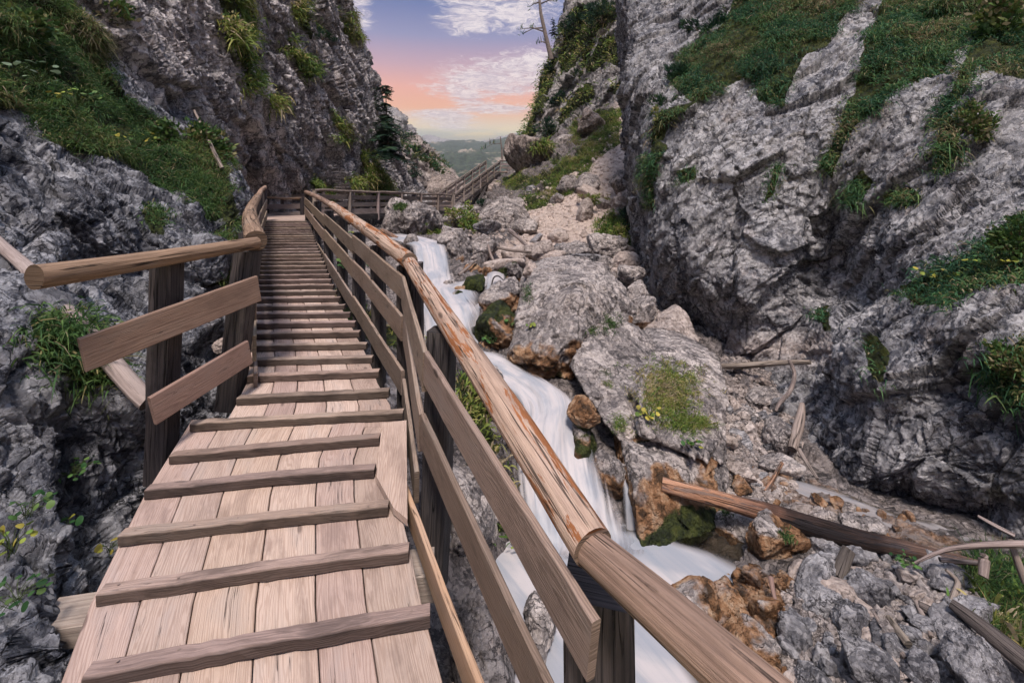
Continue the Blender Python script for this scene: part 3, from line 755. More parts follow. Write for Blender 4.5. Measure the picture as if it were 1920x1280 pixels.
# far wall on the right, beyond the scree
far_rows = [
 [(985, 400, 66), (958, 400, 47), (1040, 400, 42), (1120, 400, 36), (1230, 420, 26), (1300, 430, 22)],
 [(985, 330, 66), (955, 330, 47), (1038, 330, 42), (1120, 330, 36), (1225, 330, 28), (1300, 330, 24)],
 [(1000, 258, 66), (973, 258, 46.5), (1040, 258, 42), (1122, 258, 36), (1225, 258, 29), (1300, 258, 25)],
 [(1030, 172, 68), (1004, 172, 47), (1062, 172, 43), (1132, 172, 37), (1225, 172, 30.5), (1300, 172, 27)],
 [(1055, 102, 70), (1030, 102, 48), (1082, 102, 44), (1142, 102, 38.5), (1230, 102, 32.5), (1300, 102, 29)],
 [(1070, 50, 71), (1041, 50, 49), (1088, 50, 45), (1147, 50, 39.5), (1232, 50, 33.5), (1300, 50, 30)],
 [(1080, 0, 72), (1050, 0, 50), (1095, 0, 46), (1152, 0, 41), (1235, 0, 35), (1300, 0, 31)],
 [(1090, -140, 76), (1060, -140, 54), (1110, -140, 50), (1160, -140, 45), (1240, -140, 39), (1300, -140, 35)],
 [(1095, -260, 80), (1064, -260, 58), (1120, -260, 54), (1165, -260, 49), (1245, -260, 42), (1300, -260, 38)]]
far_rows = [[((e[0] + 12,) + e[1:] if k < 2 else e) for k, e in enumerate(r_)] for r_ in far_rows]
GF, NF, _ = cliff('cliff', 'steep far crag streaked with green above the scree slope', far_rows, 420, 300, (.8, .45, .14), .33, 51, ROCK_FAR, LV['far'], (-.8, .3, .5))

# pale wall on the left beyond the landing walkway
pale_rows = [
 [(690, 420, 34), (740, 420, 40), (790, 420, 45), (835, 415, 49), (880, 410, 53), (910, 405, 70)],
 [(690, 370, 34), (735, 372, 40), (785, 372, 45), (825, 372, 49), (868, 370, 53), (900, 372, 70)],
 [(690, 310, 34), (730, 312, 40), (775, 320, 45), (812, 330, 49), (846, 336, 54), (860, 350, 70)],
 [(690, 260, 34), (728, 268, 40), (762, 275, 46), (795, 300, 51), (825, 322, 57), (835, 350, 72)],
 [(685, 205, 36), (722, 230, 43), (752, 258, 50), (785, 290, 56), (812, 315, 62), (820, 350, 74)],
 [(670, 190, 46), (705, 228, 54), (735, 262, 62), (765, 300, 70), (790, 330, 75), (800, 360, 80)]]
GP, NP, _ = cliff('cliff', 'pale bare rock face with a bushy ridge beyond the railed walkway', pale_rows, 240, 240, (.9, .5, .13), .35, 61, ROCK_FAR, [[(748, 255), (775, 270), (800, 292), (842, 328), (830, 332), (790, 300), (755, 270)]], (.6, 0, .7),
                  pale=lambda V: .35 + 0 * V[:, 0])

# blue far crag peeping out behind the spruce
crag_rows = [[(690, 330, 260), (740, 330, 240), (772, 330, 260), (775, 330, 330)], [(690, 270, 260), (735, 268, 240), (763, 262, 260), (765, 262, 330)],
             [(690, 230, 265), (735, 225, 250), (758, 226, 265), (760, 230, 340)], [(690, 205, 280), (730, 208, 280), (748, 212, 290), (752, 222, 350)], [(690, 200, 330), (728, 206, 330), (744, 214, 335), (750, 226, 380)]]
cliff('cliff', 'small distant blue-grey crag peeping out behind the tall spruce', crag_rows, 120, 120, (6, 2.5, .8), .06, 71, ROCK_FAR, (), (.3, 0, .9))

# ------------------------------------------------------------------ hills beyond the gorge
def build_hills():
    nu, nv = 260, 200
    px = np.linspace(600, 1150, nu); dd = np.exp(np.linspace(math.log(110), math.log(1500), nv))
    rowd = [110, 150, 210, 300, 430, 600, 820, 1050, 1250, 1500]
    rowy = [440, 405, 372, 345, 322, 303, 288, 277, 268, 274]
    yb = np.interp(np.log(dd), np.log(rowd), rowy)
    X, Yd = np.meshgrid(px, dd)
    ybase = np.repeat(yb[:, None], nu, 1)
    ridge = 6 * np.sin((X - 700) / 70) * np.clip((Yd - 450) / 800, 0, 1) - np.clip((X - 900) / 80, 0, 1.2) * 10 * np.clip((Yd - 500) / 500, 0, 1) \
        + 9 * np.clip((890 - np.abs(X - 845)) * 0, 0, 1)
    V = Pn(np.stack([X, ybase + ridge, Yd], -1)).reshape(-1, 3)
    s = V[:, 1] / 600
    V[:, 2] += 8 * fbm(V / 150, 3, 4) * np.clip(s * 1.6, .15, 2) + 2.4 * np.clip(s * 2, .2, 1.5) * np.abs(fbm(V / 9, 8, 3))
    m, t, b, o = new_mat('forested_hillside')
    geo = t.node('ShaderNodeNewGeometry'); p = geo.outputs['Position']
    n1 = t.noise(p, .02, 8, .7); n2 = t.noise(p, .38, 6, .8); n3 = t.noise(p, .009, 5, .6)
    c = t.ramp(n2, [(.36, (.012, .030, .018)), (.5, (.05, .085, .045)), (.64, (.14, .17, .09))])
    vt = t.node('ShaderNodeTexVoronoi', feature='F1'); t.put(vt.inputs['Vector'], p); vt.inputs['Scale'].default_value = .16
    c = t.mix(t.step(vt.outputs['Distance'], .25, .75, 0, .8), c, (.010, .022, .016))
    c = t.mix(.22, c, (.16, .18, .16))
    c = t.mix(t.step(n1, .52, .70, 0, .6), c, (.20, .20, .13))
    c = t.mix(t.step(t.math('ADD', n1, t.math('MULTIPLY', n3, .35)), .76, .84), c, (.42, .35, .28))
    t.put(b.inputs['Base Color'], c); t.put(b.inputs['Normal'], t.bump(n2, .8, 6.0))
    o2 = np_mesh('hills', V, grid_quads(nv, nu), mat=m)
    tag(o2, 'hazy forested hillside closing the valley beyond the gorge', 'hills', kind='structure')
build_hills()
mt = [[(700, 300, 1650), (780, 292, 1650), (830, 292, 1650), (900, 290, 1650), (960, 285, 1650), (1050, 285, 1650)],
      [(700, 275, 1800), (780, 270, 1800), (815, 261, 1780), (880, 272, 1800), (960, 262, 1800), (1050, 250, 1800)],
      [(700, 268, 1950), (775, 270, 1950), (800, 258, 1900), (860, 275, 1950), (950, 258, 1950), (1050, 240, 1950)],
      [(700, 285, 2200), (780, 285, 2200), (830, 285, 2200), (900, 285, 2200), (960, 285, 2200), (1050, 285, 2200)]]
G_, N_, mo = cliff('mountains', 'pale rocky summits on the far skyline under the cloud bank', mt, 120, 200, (9, 5, 2.5), .011, 91, ROCK_FAR, ())
mo['category'] = 'mountains'

# ------------------------------------------------------------------ stream rows (left edge, right edge, depth) and gorge floor
STREAM = [((690, 446, 12.4), (770, 444, 12.6)), ((730, 455, 11.4), (812, 450, 11.6)), ((762, 466, 10.6), (838, 460, 10.7)), ((768, 478, 10.2), (846, 478, 10.2)), ((772, 515, 9.5), (852, 520, 9.5)),
          ((770, 538, 9.1), (872, 545, 9.0)), ((760, 560, 8.6), (905, 552, 8.6)), ((770, 585, 8.1), (902, 572, 8.1)), ((778, 600, 7.8), (905, 588, 7.75)), ((790, 655, 7.2), (895, 650, 7.25)),
          ((868, 695, 6.75), (950, 670, 6.95)), ((925, 725, 6.4), (1002, 706, 6.6)), ((960, 760, 6.1), (1066, 738, 6.2)), ((968, 795, 5.85), (1096, 768, 5.95)), ((960, 820, 5.65), (1096, 802, 5.7)),
          ((955, 880, 5.3), (1128, 872, 5.35)), ((958, 960, 5.0), (1165, 950, 5.0)), ((960, 1035, 4.72), (1205, 1022, 4.75)), ((950, 1075, 4.5), (1260, 1050, 4.55))]
ST = Pn(np.array(STREAM))           # n,2,3
POOL_Z = -3.62

ground_pts = [
 # under the walkway and the bank between it and the stream
 (860, 760, 5.3), (900, 900, 4.9), (930, 1010, 4.6), (720, 770, 4.7), (650, 620, 6.0), (725, 570, 8.0), (610, 470, 11), (560, 440, 13), (690, 470, 12), (760, 540, 9.4), (800, 640, 7.4), (760, 680, 5.9), (840, 700, 6.3),
 (940, 1120, 4.3), (900, 1280, 3.6), (800, 1500, 2.9), (500, 1600, 2.6), (1000, 1500, 3.0), (640, 900, 4.4), (500, 800, 4.6), (450, 620, 6), (1100, 1600, 2.6),
 # stream bed
 (800, 545, 9.1), (850, 590, 8.1), (860, 660, 7.2), (940, 700, 6.6), (1000, 745, 6.2), (1040, 800, 5.7), (1060, 900, 5.2), (1100, 1000, 4.9), (1200, 1060, 4.6), (1100, 1150, 4.35), (1250, 1250, 3.9), (1300, 1100, 4.4),
 (740, 455, 11.6), (800, 480, 10.3),
 # middle
 (870, 470, 12), (900, 500, 10.6), (940, 530, 9.4), (980, 560, 8.6), (1000, 640, 7.4), (1100, 700, 6.9), (1200, 700, 7.2), (1050, 480, 12), (960, 450, 14), (1130, 480, 12.6), (1190, 520, 11.6), (1230, 600, 10.4), (1300, 645, 9.6), (1400, 690, 8.9),
 (1400, 780, 7.7), (1440, 850, 6.6), (1450, 905, 6.0), (1560, 950, 5.5), (1650, 985, 5.2), (1760, 1010, 4.9), (1900, 1040, 4.6), (2100, 1100, 4.4), (1300, 900, 5.6), (1350, 960, 5.2),
 # near right bank
 (1400, 1040, 4.6), (1420, 1085, 4.25), (1380, 1120, 4.05), (1500, 1060, 4.3), (1600, 1045, 4.4), (1700, 1050, 4.25), (1800, 1070, 4.1), (1900, 1120, 3.9), (1500, 1150, 3.8), (1600, 1150, 3.68), (1700, 1150, 3.63), (1800, 1180, 3.5), (1400, 1150, 3.84), (1350, 1210, 3.62), (1450, 1250, 3.38), (1600, 1260, 3.28), (1750, 1260, 3.23), (1900, 1260, 3.25), (1700, 1500, 2.5), (2000, 1500, 2.5), (1400, 1500, 2.7),
 # scree and the slope up to the right
 (1185, 175, 31), (1100, 262, 28), (1050, 325, 25), (1000, 405, 20), (1160, 300, 23), (1185, 400, 17), (1130, 455, 14.5), (1000, 470, 14.5), (960, 350, 29), (900, 425, 22), (985, 300, 35), (1010, 270, 42), (1100, 220, 36), (1160, 190, 36), (955, 335, 37), (925, 372, 34), (895, 402, 31), (870, 418, 28), (845, 428, 25), (820, 440, 19), (800, 428, 24), (760, 432, 21), (700, 432, 19), (640, 432, 18),
 (860, 385, 46), (800, 395, 42), (760, 400, 36), (830, 370, 62), (900, 350, 50), (950, 348, 58), (925, 352, 44), (850, 365, 75), (1000, 335, 70), (760, 385, 75),
]
def tps_fit(pts, vals, lam=2e-3):
    n = len(pts); d = np.linalg.norm(pts[:, None] - pts[None], axis=-1)
    K = np.where(d > 0, d * d * np.log(d + 1e-12), 0) + lam * n * np.eye(n)
    Pm = np.concatenate([np.ones((n, 1)), pts], 1)
    A = np.block([[K, Pm], [Pm.T, np.zeros((3, 3))]])
    return np.linalg.solve(A, np.concatenate([vals, np.zeros(3)]))
def tps_eval(co, pts, q):
    out = np.zeros(len(q))
    for s in range(0, len(q), 40000):
        e = q[s:s + 40000]; d = np.linalg.norm(e[:, None] - pts[None], axis=-1)
        out[s:s + 40000] = np.where(d > 0, d * d * np.log(d + 1e-12), 0) @ co[:len(pts)] + co[-3] + e @ co[-2:]
    return out
gp = Pn(np.array(ground_pts))
gq = np.stack([gp[:, 0] / gp[:, 1] * 2, np.log(gp[:, 1]) * 1.6], 1)      # near ground carries as much weight as far ground
gco = tps_fit(gq, gp[:, 2] / gp[:, 1])
def ground_z(x, y):
    q = np.stack([x / y * 2, np.log(y) * 1.6], 1)
    return tps_eval(gco, gq, q) * y

LV['floor'] = [[(1060, 300), (1150, 228), (1168, 262), (1100, 312), (1040, 348), (950, 352), (935, 335), (1000, 330)], [(1110, 208), (1175, 203), (1170, 235), (1118, 240)],
               [(1112, 442), (1130, 408), (1192, 392), (1198, 472), (1172, 442), (1150, 442)], [(1078, 315), (1102, 288), (1125, 290), (1088, 335)],
               [(850, 700), (882, 690), (925, 830), (940, 920), (895, 870), (855, 800)], [(610, 560), (700, 590), (760, 620), (762, 660), (720, 655), (650, 620)],
               [(960, 375), (1010, 365), (1030, 385), (985, 400)], [(1020, 360), (1060, 335), (1075, 350), (1035, 385)], [(905, 880), (935, 880), (950, 990), (925, 1000)],
               [(1795, 1085), (1850, 1050), (2100, 1080), (2100, 1290), (1930, 1235), (1830, 1190)], [(1065, 260), (1080, 235), (1110, 215), (1120, 225), (1090, 262)]]
def build_ground():
    nu, nv = 720, 700
    u = np.linspace(-1.25, 1.75, nu); v = np.linspace(math.log(.75), math.log(110), nv)
    U, Vv = np.meshgrid(u, v); Y = np.exp(Vv); X = U * Y
    z = ground_z(X.ravel(), Y.ravel())
    z = np.maximum(z, -7 - .03 * Y.ravel()) - .30 * np.maximum(Y.ravel() - 46, 0)
    V = np.stack([X.ravel(), Y.ravel(), z], 1)
    # stream bed below the water
    c = ST.mean(1); hw = np.linalg.norm(ST[:, 1] - ST[:, 0], axis=1) / 2
    cc = cr(c, 160); hh = cr(hw[:, None], 160)[:, 0]
    near = V[:, 1] < 16
    idx = np.nonzero(near)[0]
    for s in range(0, len(idx), 30000):
        k = idx[s:s + 30000]
        d = np.linalg.norm(V[k][:, None, :2] - cc[None, :, :2], axis=-1)
        j = d.argmin(1); dm = d[np.arange(len(k)), j]
        w = np.clip(1.35 - dm / (hh[j] + 1e-6), 0, .5) * 2
        V[k, 2] = V[k, 2] * (1 - w) + np.minimum(V[k, 2], cc[j, 2] - .22) * w
    px = to_px(V)
    # pool hollow
    pool = [(930, 1050), (1230, 1020), (1300, 1010), (1365, 1070), (1325, 1105), (1240, 1105), (1300, 1300), (1290, 1600), (980, 1600), (960, 1300)]
    inp = blur2(in_poly(px, pool).reshape(nv, nu).astype(float), 14).ravel()
    V[:, 2] = np.where(V[:, 1] < 8, V[:, 2] * (1 - inp) + np.minimum(V[:, 2], POOL_Z - .28) * inp, V[:, 2])
    G = V.reshape(nv, nu, 3)
    N = grid_normals(G); N = N * np.sign(N[..., 2:3] + 1e-9)
    amp = np.clip(V[:, 1] / 12, .35, 2.2)
    scree = np.zeros(len(V))
    for pl in [[(985, 475), (950, 425), (1010, 385), (1060, 320), (1130, 250), (1180, 165), (1205, 190), (1180, 300), (1150, 390), (1120, 445), (1040, 475)], [(930, 470), (990, 440), (1010, 480), (980, 500), (920, 510)]]:
        scree = np.maximum(scree, in_poly(px, pl))
    scree = blur2(scree.reshape(nv, nu), 6).ravel()
    w = V + .2 * np.stack([fbm(V * 1.1, 1, 3), fbm(V * 1.1, 2, 3), fbm(V * 1.1, 3, 3)], 1)
    d = (.16 * facets(w * 1.1, 81) + .08 * facets(w * 3.1, 82) + .05 * ridged(V * 3, 83, 4)) * (1 - .88 * scree)
    d += .02 * facets(w * 9, 84) + .02 * ridged(V * 7, 85, 3)
    V = V + N.reshape(-1, 3) * (d * amp)[:, None]
    mask = np.zeros((len(V), 3))
    mask[:, 0] = blur2(veg_mask(V, LV['floor']).reshape(nv, nu), 2).ravel()
    px = to_px(V)
    rust = in_poly(px, [(1180, 1060), (1420, 1060), (1480, 1100), (1450, 1180), (1480, 1290), (1250, 1290), (1230, 1120)]).astype(float)
    rust = np.maximum(rust, .8 * in_poly(px, [(1360, 880), (1500, 880), (1600, 930), (1760, 1000), (1880, 1010), (1780, 1060), (1600, 980), (1440, 940)]))
    rust = np.maximum(rust, .7 * in_poly(px, [(890, 480), (1000, 490), (990, 560), (900, 560)]))
    mask[:, 1] = .62 * blur2(rust.reshape(nv, nu), 4).ravel(); mask[:, 2] = scree
    o = np_mesh('ground', V, grid_quads(nv, nu), mat=ROCK_SCREE, mask=mask)
    tag(o, 'rocky gorge floor of rubble rising to a pale scree slope', 'ground', kind='structure')
    G2 = V.reshape(nv, nu, 3); N2 = grid_normals(G2); N2 = N2 * np.sign(N2[..., 2:3] + 1e-9)
    return G2, N2
GG, NG = build_ground()

# ------------------------------------------------------------------ water
def water_mat(name, white=1.0):
    m, t, b, o = new_mat(name)
    uv = t.node('ShaderNodeUVMap'); at = t.node('ShaderNodeAttribute', attribute_name='mask'); sp = t.node('ShaderNodeSeparateColor'); t.put(sp.inputs[0], at.outputs['Color'])
    foam, edge, fall = sp.outputs
    mp = t.node('ShaderNodeMapping'); t.put(mp.inputs[0], uv.outputs[0]); mp.inputs['Scale'].default_value = (9.0, .55, 1)
    st = t.noise(mp.outputs[0], 1.6, 7, .62, .25)
    mp2 = t.node('ShaderNodeMapping'); t.put(mp2.inputs[0], uv.outputs[0]); mp2.inputs['Scale'].default_value = (3.0, 1.1, 1)
    bl = t.noise(mp2.outputs[0], 1.1, 4, .55, .4)
    c = t.mix(t.step(st, .25, .55), (.27, .30, .345), (.47, .445, .455))
    c = t.mix(t.math('MULTIPLY', t.step(bl, .56, .36), .75), c, (.26, .29, .34))
    a = t.math('MULTIPLY', foam, t.step(t.math('ADD', edge, t.math('MULTIPLY', t.math('SUBTRACT', st, .5), .9)), .10, .72))
    a = t.math('MULTIPLY', a, t.step(t.math('ADD', st, t.math('MULTIPLY', edge, .35)), .34, .58, .45, 1.0))
    t.put(b.inputs['Base Color'], c); b.inputs['Roughness'].default_value = .45
    t.put(b.inputs['Normal'], t.bump(st, .25, .02))
    tr = t.node('ShaderNodeBsdfTransparent'); gl = t.node('ShaderNodeBsdfGlossy'); gl.inputs['Roughness'].default_value = .30
    tr.inputs[0].default_value = (.50, .47, .40, 1)
    clear = t.node('ShaderNodeMixShader'); clear.inputs[0].default_value = .08
    t.l.new(tr.outputs[0], clear.inputs[1]); t.l.new(gl.outputs[0], clear.inputs[2])
    tw = t.node('ShaderNodeBsdfTransparent')
    body = t.node('ShaderNodeMixShader'); t.put(body.inputs[0], fall); t.l.new(clear.outputs[0], body.inputs[1]); t.l.new(tw.outputs[0], body.inputs[2])
    ms = t.node('ShaderNodeMixShader'); t.put(ms.inputs[0], a); t.l.new(body.outputs[0], ms.inputs[1]); t.l.new(b.outputs[0], ms.inputs[2])
    t.l.new(ms.outputs[0], o.inputs[0])
    return m
WATER = water_mat('silky_white_water')

def ribbon(name, label, rows, nv, nu, crown=.10, seed=0, foam=1.0, fall=1.0, cat='stream', noise=.035, lift=0.0):
    A = Pn(np.array(rows, float)) + np.array([0, 0, lift])
    B = cr(A, nv)
    t = np.linspace(0, 1, nu)[None, :, None]
    G = B[:, :1] * (1 - t) + B[:, 1:] * t
    wid = np.linalg.norm(B[:, 1] - B[:, 0], axis=1)
    N = grid_normals(G); N = N * np.sign((N * np.array([0, -.5, 1])).sum(-1, keepdims=True))
    tt = t[0, :, 0]
    prof = (1 - (2 * tt - 1) ** 2)
    G = G + N * (crown * wid[:, None] * (prof[None] - .35))[..., None]
    V = G.reshape(-1, 3)
    ln = np.concatenate([[0], np.cumsum(np.linalg.norm(np.diff(B.mean(1), axis=0), axis=1))])
    q = np.stack([(tt[None] * wid[:, None]).ravel() * 4, np.repeat(ln, nu) * .9, np.zeros(len(V))], 1)
    V = V + N.reshape(-1, 3) * (noise * fbm(q + seed * 5, seed, 4))[:, None]
    uv = np.stack([(tt[None] * wid[:, None]).ravel() + seed, np.repeat(ln, nu)], 1)
    e = np.clip(1.6 * np.minimum(tt, 1 - tt) * 2, 0, 1)
    en = np.clip(np.minimum(np.linspace(0, 1, nv), 1 - np.linspace(0, 1, nv)) * 14, 0, 1)
    edge = (e[None] * (.25 + .75 * en[:, None])).ravel()
    mask = np.stack([np.full(len(V), foam), edge, np.full(len(V), fall)], 1)
    o = np_mesh(name, V, grid_quads(nv, nu), mat=WATER, uv=uv, mask=mask)
    tag(o, label, cat, kind='structure'); return o
ribbon('stream', 'silky white mountain stream cascading between the railing and the boulders', STREAM, 420, 60, .07, 1, lift=.05)
ribbon('waterfall', 'thin side waterfall dropping beside the mossy brown rock into the pool',
       [((1158, 872, 5.45), (1180, 872, 5.5)), ((1166, 885, 5.3), (1190, 885, 5.32)), ((1166, 905, 5.15), (1197, 905, 5.15)), ((1168, 950, 5.0), (1203, 950, 5.0)), ((1170, 1000, 4.9), (1212, 1000, 4.9)), ((1165, 1040, 4.75), (1222, 1040, 4.75))], 120, 24, .12, 4, .85)
ribbon('waterfall', 'little fan of water spilling beside the mossy boulder above the cascade',
       [((880, 575, 8.25), (910, 566, 8.3)), ((868, 590, 7.95), (905, 582, 7.95)), ((866, 612, 7.7), (900, 605, 7.7)), ((878, 640, 7.45), (905, 640, 7.45)), ((885, 668, 7.25), (912, 668, 7.25))], 100, 24, .15, 6, .8)
ribbon('stream', 'small white side stream joining the cascade from between mossy stones',
       [((985, 462, 13), (1000, 462, 13)), ((960, 480, 11.4), (985, 484, 11.4)), ((935, 500, 10.3), (960, 505, 10.3)), ((905, 508, 9.8), (948, 514, 9.8)), ((888, 520, 9.4), (925, 528, 9.4)), ((855, 528, 9.1), (905, 542, 9.1)), ((830, 535, 9.0), (870, 550, 8.9))], 150, 30, .10, 8, .9)
ribbon('waterfall', 'short curtain of water falling below the arched twig',
       [((912, 512, 9.5), (948, 512, 9.5)), ((908, 522, 9.2), (950, 522, 9.2)), ((905, 545, 8.95), (946, 548, 8.95)), ((900, 556, 8.75), (930, 560, 8.75))], 60, 24, .15, 9, .8)
ribbon('stream', 'shallow side channel with white riffles under the right cliff',
       [((1395, 885, 6.35), (1470, 880, 6.4)), ((1420, 915, 5.95), (1500, 905, 6.0)), ((1470, 935, 5.7), (1560, 925, 5.75)), ((1540, 955, 5.45), (1620, 945, 5.5)), ((1600, 975, 5.25), (1668, 962, 5.3)), ((1650, 1000, 5.0), (1740, 985, 5.1)), ((1700, 1025, 4.8), (1830, 1005, 4.95)), ((1760, 1040, 4.65), (1900, 1020, 4.8))], 160, 30, .03, 12, .55, .22, noise=.04, lift=.05)

def build_pool():
    nu, nv = 240, 240
    px0 = np.linspace(860, 1480, nu); dd = np.linspace(2.2, 5.0, nv)
    U, Y = np.meshgrid((px0 - CX) / F, dd)
    V = np.stack([(U * Y).ravel(), Y.ravel(), np.full(nu * nv, POOL_Z)], 1)
    V[:, 2] += .008 * fbm(V * 2, 5, 3)
    px = to_px(V)
    # foam is thick under the falls and on the tongue that runs off under the railing
    fx = blur2(in_poly(px, [(900, 1000), (1215, 1000), (1330, 1040), (1410, 1085), (1370, 1125), (1262, 1118), (1230, 1180), (1310, 1300), (1330, 1900), (900, 1900)]).reshape(nv, nu).astype(float), 40).ravel()
    fx = np.clip(fx * 1.25 + .25 * fbm(V * np.array([1.2, 2.2, 1]), 9, 3) * (fx > .02), 0, 1)
    edge = np.clip(fx * 1.4, 0, 1)
    uv = np.stack([V[:, 0] * .5 + .3 * V[:, 1], V[:, 1] * .6], 1)
    o = np_mesh('pool', V, grid_quads(nv, nu), mat=WATER, uv=uv, mask=np.stack([fx, edge, np.zeros(len(V))], 1))
    tag(o, 'foaming white plunge pool under the near end of the railing', 'pool', kind='structure')
build_pool()

# ------------------------------------------------------------------ walkway
DRP = np.array([(.6, 1.92), (1.0, 1.88), (1.3, 1.83), (1.8, 1.75), (2.8, 1.59), (3.4, 1.435), (6.0, 1.225), (8.5, 1.035), (12.2, .715), (14.0, .70), (16, .70)])
def drop(d): return float(np.interp(d, DRP[:, 0], DRP[:, 1]))
def deck(x, y, up=0.0):
    """point of the walking surface seen at a photo pixel"""
    lo, hi = .65, 15.0
    for _ in range(50):
        m = (lo + hi) / 2
        if HY + F * drop(m) / m > y: lo = m
        else: hi = m
    p = P(x, y, (lo + hi) / 2); p.z += up; return p

def fit(poly, y):
    ys = [q[0] for q in poly]; o = sorted(range(len(ys)), key=lambda i: ys[i])
    return (float(np.interp(y, [ys[i] for i in o], [poly[i][1] for i in o])), float(np.interp(y, [ys[i] for i in o], [poly[i][2] for i in o])))
# left and right edge of the boards by photo row
EDGE_LOW = [(1700, -75, 905), (1480, 30, 868), (1280, 112, 832), (1130, 168, 792), (1020, 222, 768), (930, 268, 745), (860, 312, 735), (800, 350, 752), (786, 358, 756)]
EDGE_UP = [(800, 418, 738), (760, 440, 733), (718, 461, 709), (686, 467, 697), (658, 469, 684), (634, 470, 671), (596, 474, 652), (566, 477, 634), (550, 479, 626), (529, 481, 617), (500, 484, 606), (470, 488, 594), (440, 491.5, 584.5), (418, 494, 578)]

def plank_mesh(name, edges, ys, nplank, thick, mat, parent, seed, gap=.006, w=None):
    r = np.random.default_rng(seed)
    Vs, Qs, UVs, Cs, off = [], [], [], [], 0
    cuts = np.concatenate([[0], np.cumsum(r.uniform(.85, 1.15, nplank))]); cuts /= cuts[-1]
    L = []
    for y in ys:
        xl, xr = fit(edges, y); a, b = np.array(deck(xl, y)), None
        # right end at the same y would be the same depth; skew so that boards run square to the walk
        L.append((np.array(deck(xl, y)), np.array(deck(xr, y))))
    for k in range(nplank):
        tone = r.uniform(.78, 1.12) * np.array([1, r.uniform(.97, 1.02), r.uniform(.94, 1.03)]); dz = r.uniform(-.003, .003)
        ou, ov = r.uniform(0, 40), r.uniform(0, 40); ln = 0; rows = []
        for i, (a, b) in enumerate(L):
            wd = np.linalg.norm(b - a)
            p = a + (b - a) * cuts[k]; q = a + (b - a) * cuts[k + 1]
            e = (b - a) / wd * gap / 2
            p = p + e; q = q - e
            if i: ln += np.linalg.norm(p - prev)
            prev = p
            c = .004; ez = np.array([0, 0, 1.])
            ee = (b - a) / wd * c
            pts = [p - ez * thick, p - ez * c, p + ee, q - ee, q - ez * c, q - ez * thick]
            pts = [x_ + ez * dz for x_ in pts]
            d1 = np.linalg.norm(q - p)
            rows.append((pts, [(ln + ou, ov + s) for s in (-thick, -.002, 0.0, d1, d1 + .002, d1 + thick)]))
        V = np.array([x_ for rr in rows for x_ in rr[0]]); U = np.array([x_ for rr in rows for x_ in rr[1]])
        Q = grid_quads(len(rows), 6)
        e0 = [0, 5, 4, 1]; e1 = [1, 4, 3, 2]; base = (len(rows) - 1) * 6
        Q = np.concatenate([Q, [e0, e1, [base + i for i in (0, 1, 4, 5)], [base + i for i in (1, 2, 3, 4)]]])
        Vs.append(V); Qs.append(Q + off); UVs.append(U); Cs.append(np.tile(tone, (len(V), 1))); off += len(V)
    return np_mesh(name, np.concatenate(Vs), np.concatenate(Qs), mat=mat, parent=parent, uv=np.concatenate(UVs), col=np.concatenate(Cs), smooth=False)

ramp = thing('boarded_ramp', 'pale boarded ramp with cross battens climbing from the viewer to the landing', 'walkway', P(500, 1280, 1.7))
plank_mesh('deck', EDGE_LOW, [1700, 1480, 1280, 1130, 1020, 930, 860, 800, 786], 6, .045, WOOD_DECK, ramp, 3)
plank_mesh('upper_deck', EDGE_UP, [800, 760, 718, 686, 658, 634, 596, 566, 550, 529, 500, 470, 440, 418], 5, .045, WOOD_DECK, ramp, 9)

def nails(o, a, b, m, s, seed):
    r = np.random.default_rng(seed); bm = bmesh.new(); bm.from_mesh(o.data)
    for f in (.06, .24, .42, .60, .78, .94):
        c = a + (b - a) * (f + r.uniform(-.02, .02)) + m + Vector((r.uniform(-.01, .01), r.uniform(-.012, .012), s / 2 + .002))
        bm.faces.new([bm.verts.new(c + Vector((math.cos(q) * .0055, math.sin(q) * .0055, 0))) for q in np.linspace(0, 2 * math.pi, 9)[:-1]])
    bm.to_mesh(o.data); bm.free()

def batten(a, b, seed, s=.055, depth=.065):
    """a, b: front lower corners on the boards"""
    a, b = Vector(a), Vector(b); e = (b - a).normalized(); back = Vector((-e.y, e.x, 0)).normalized()
    if back.y < 0: back = -back
    m = back * depth / 2 + Vector((0, 0, s / 2 + .001 + .03 * depth))
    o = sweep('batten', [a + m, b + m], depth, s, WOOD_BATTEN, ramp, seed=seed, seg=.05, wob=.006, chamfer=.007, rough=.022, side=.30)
    if seed < 110: nails(o, a, b, m, s, seed)
    return o
B_LOW = [((60, 1500), (850, 1345)), ((150, 1300), (806, 1178)), ((178, 1140), (767, 1058)), ((221, 1027), (727, 971)), ((269, 938), (702, 898)), ((317, 872), (712, 838)), ((355, 813), (755, 789)),
         ((442, 762), (729, 747)), ((462, 719), (709, 710)), ((467, 688), (697, 682))]
for i, (a, b) in enumerate(B_LOW): batten(deck(*a), deck(*b), 100 + i)
d = 4.02; k = 0
while d < 12.1:
    y = HY + F * drop(d) / d
    xl, xr = fit(EDGE_UP, y)
    a, b = P(xl, y, d), P(xr, y, d)
    a.y -= .02; b.y += .03; b.z += .003
    batten(a, b, 140 + k); d += .272 + random.uniform(-.012, .012); k += 1
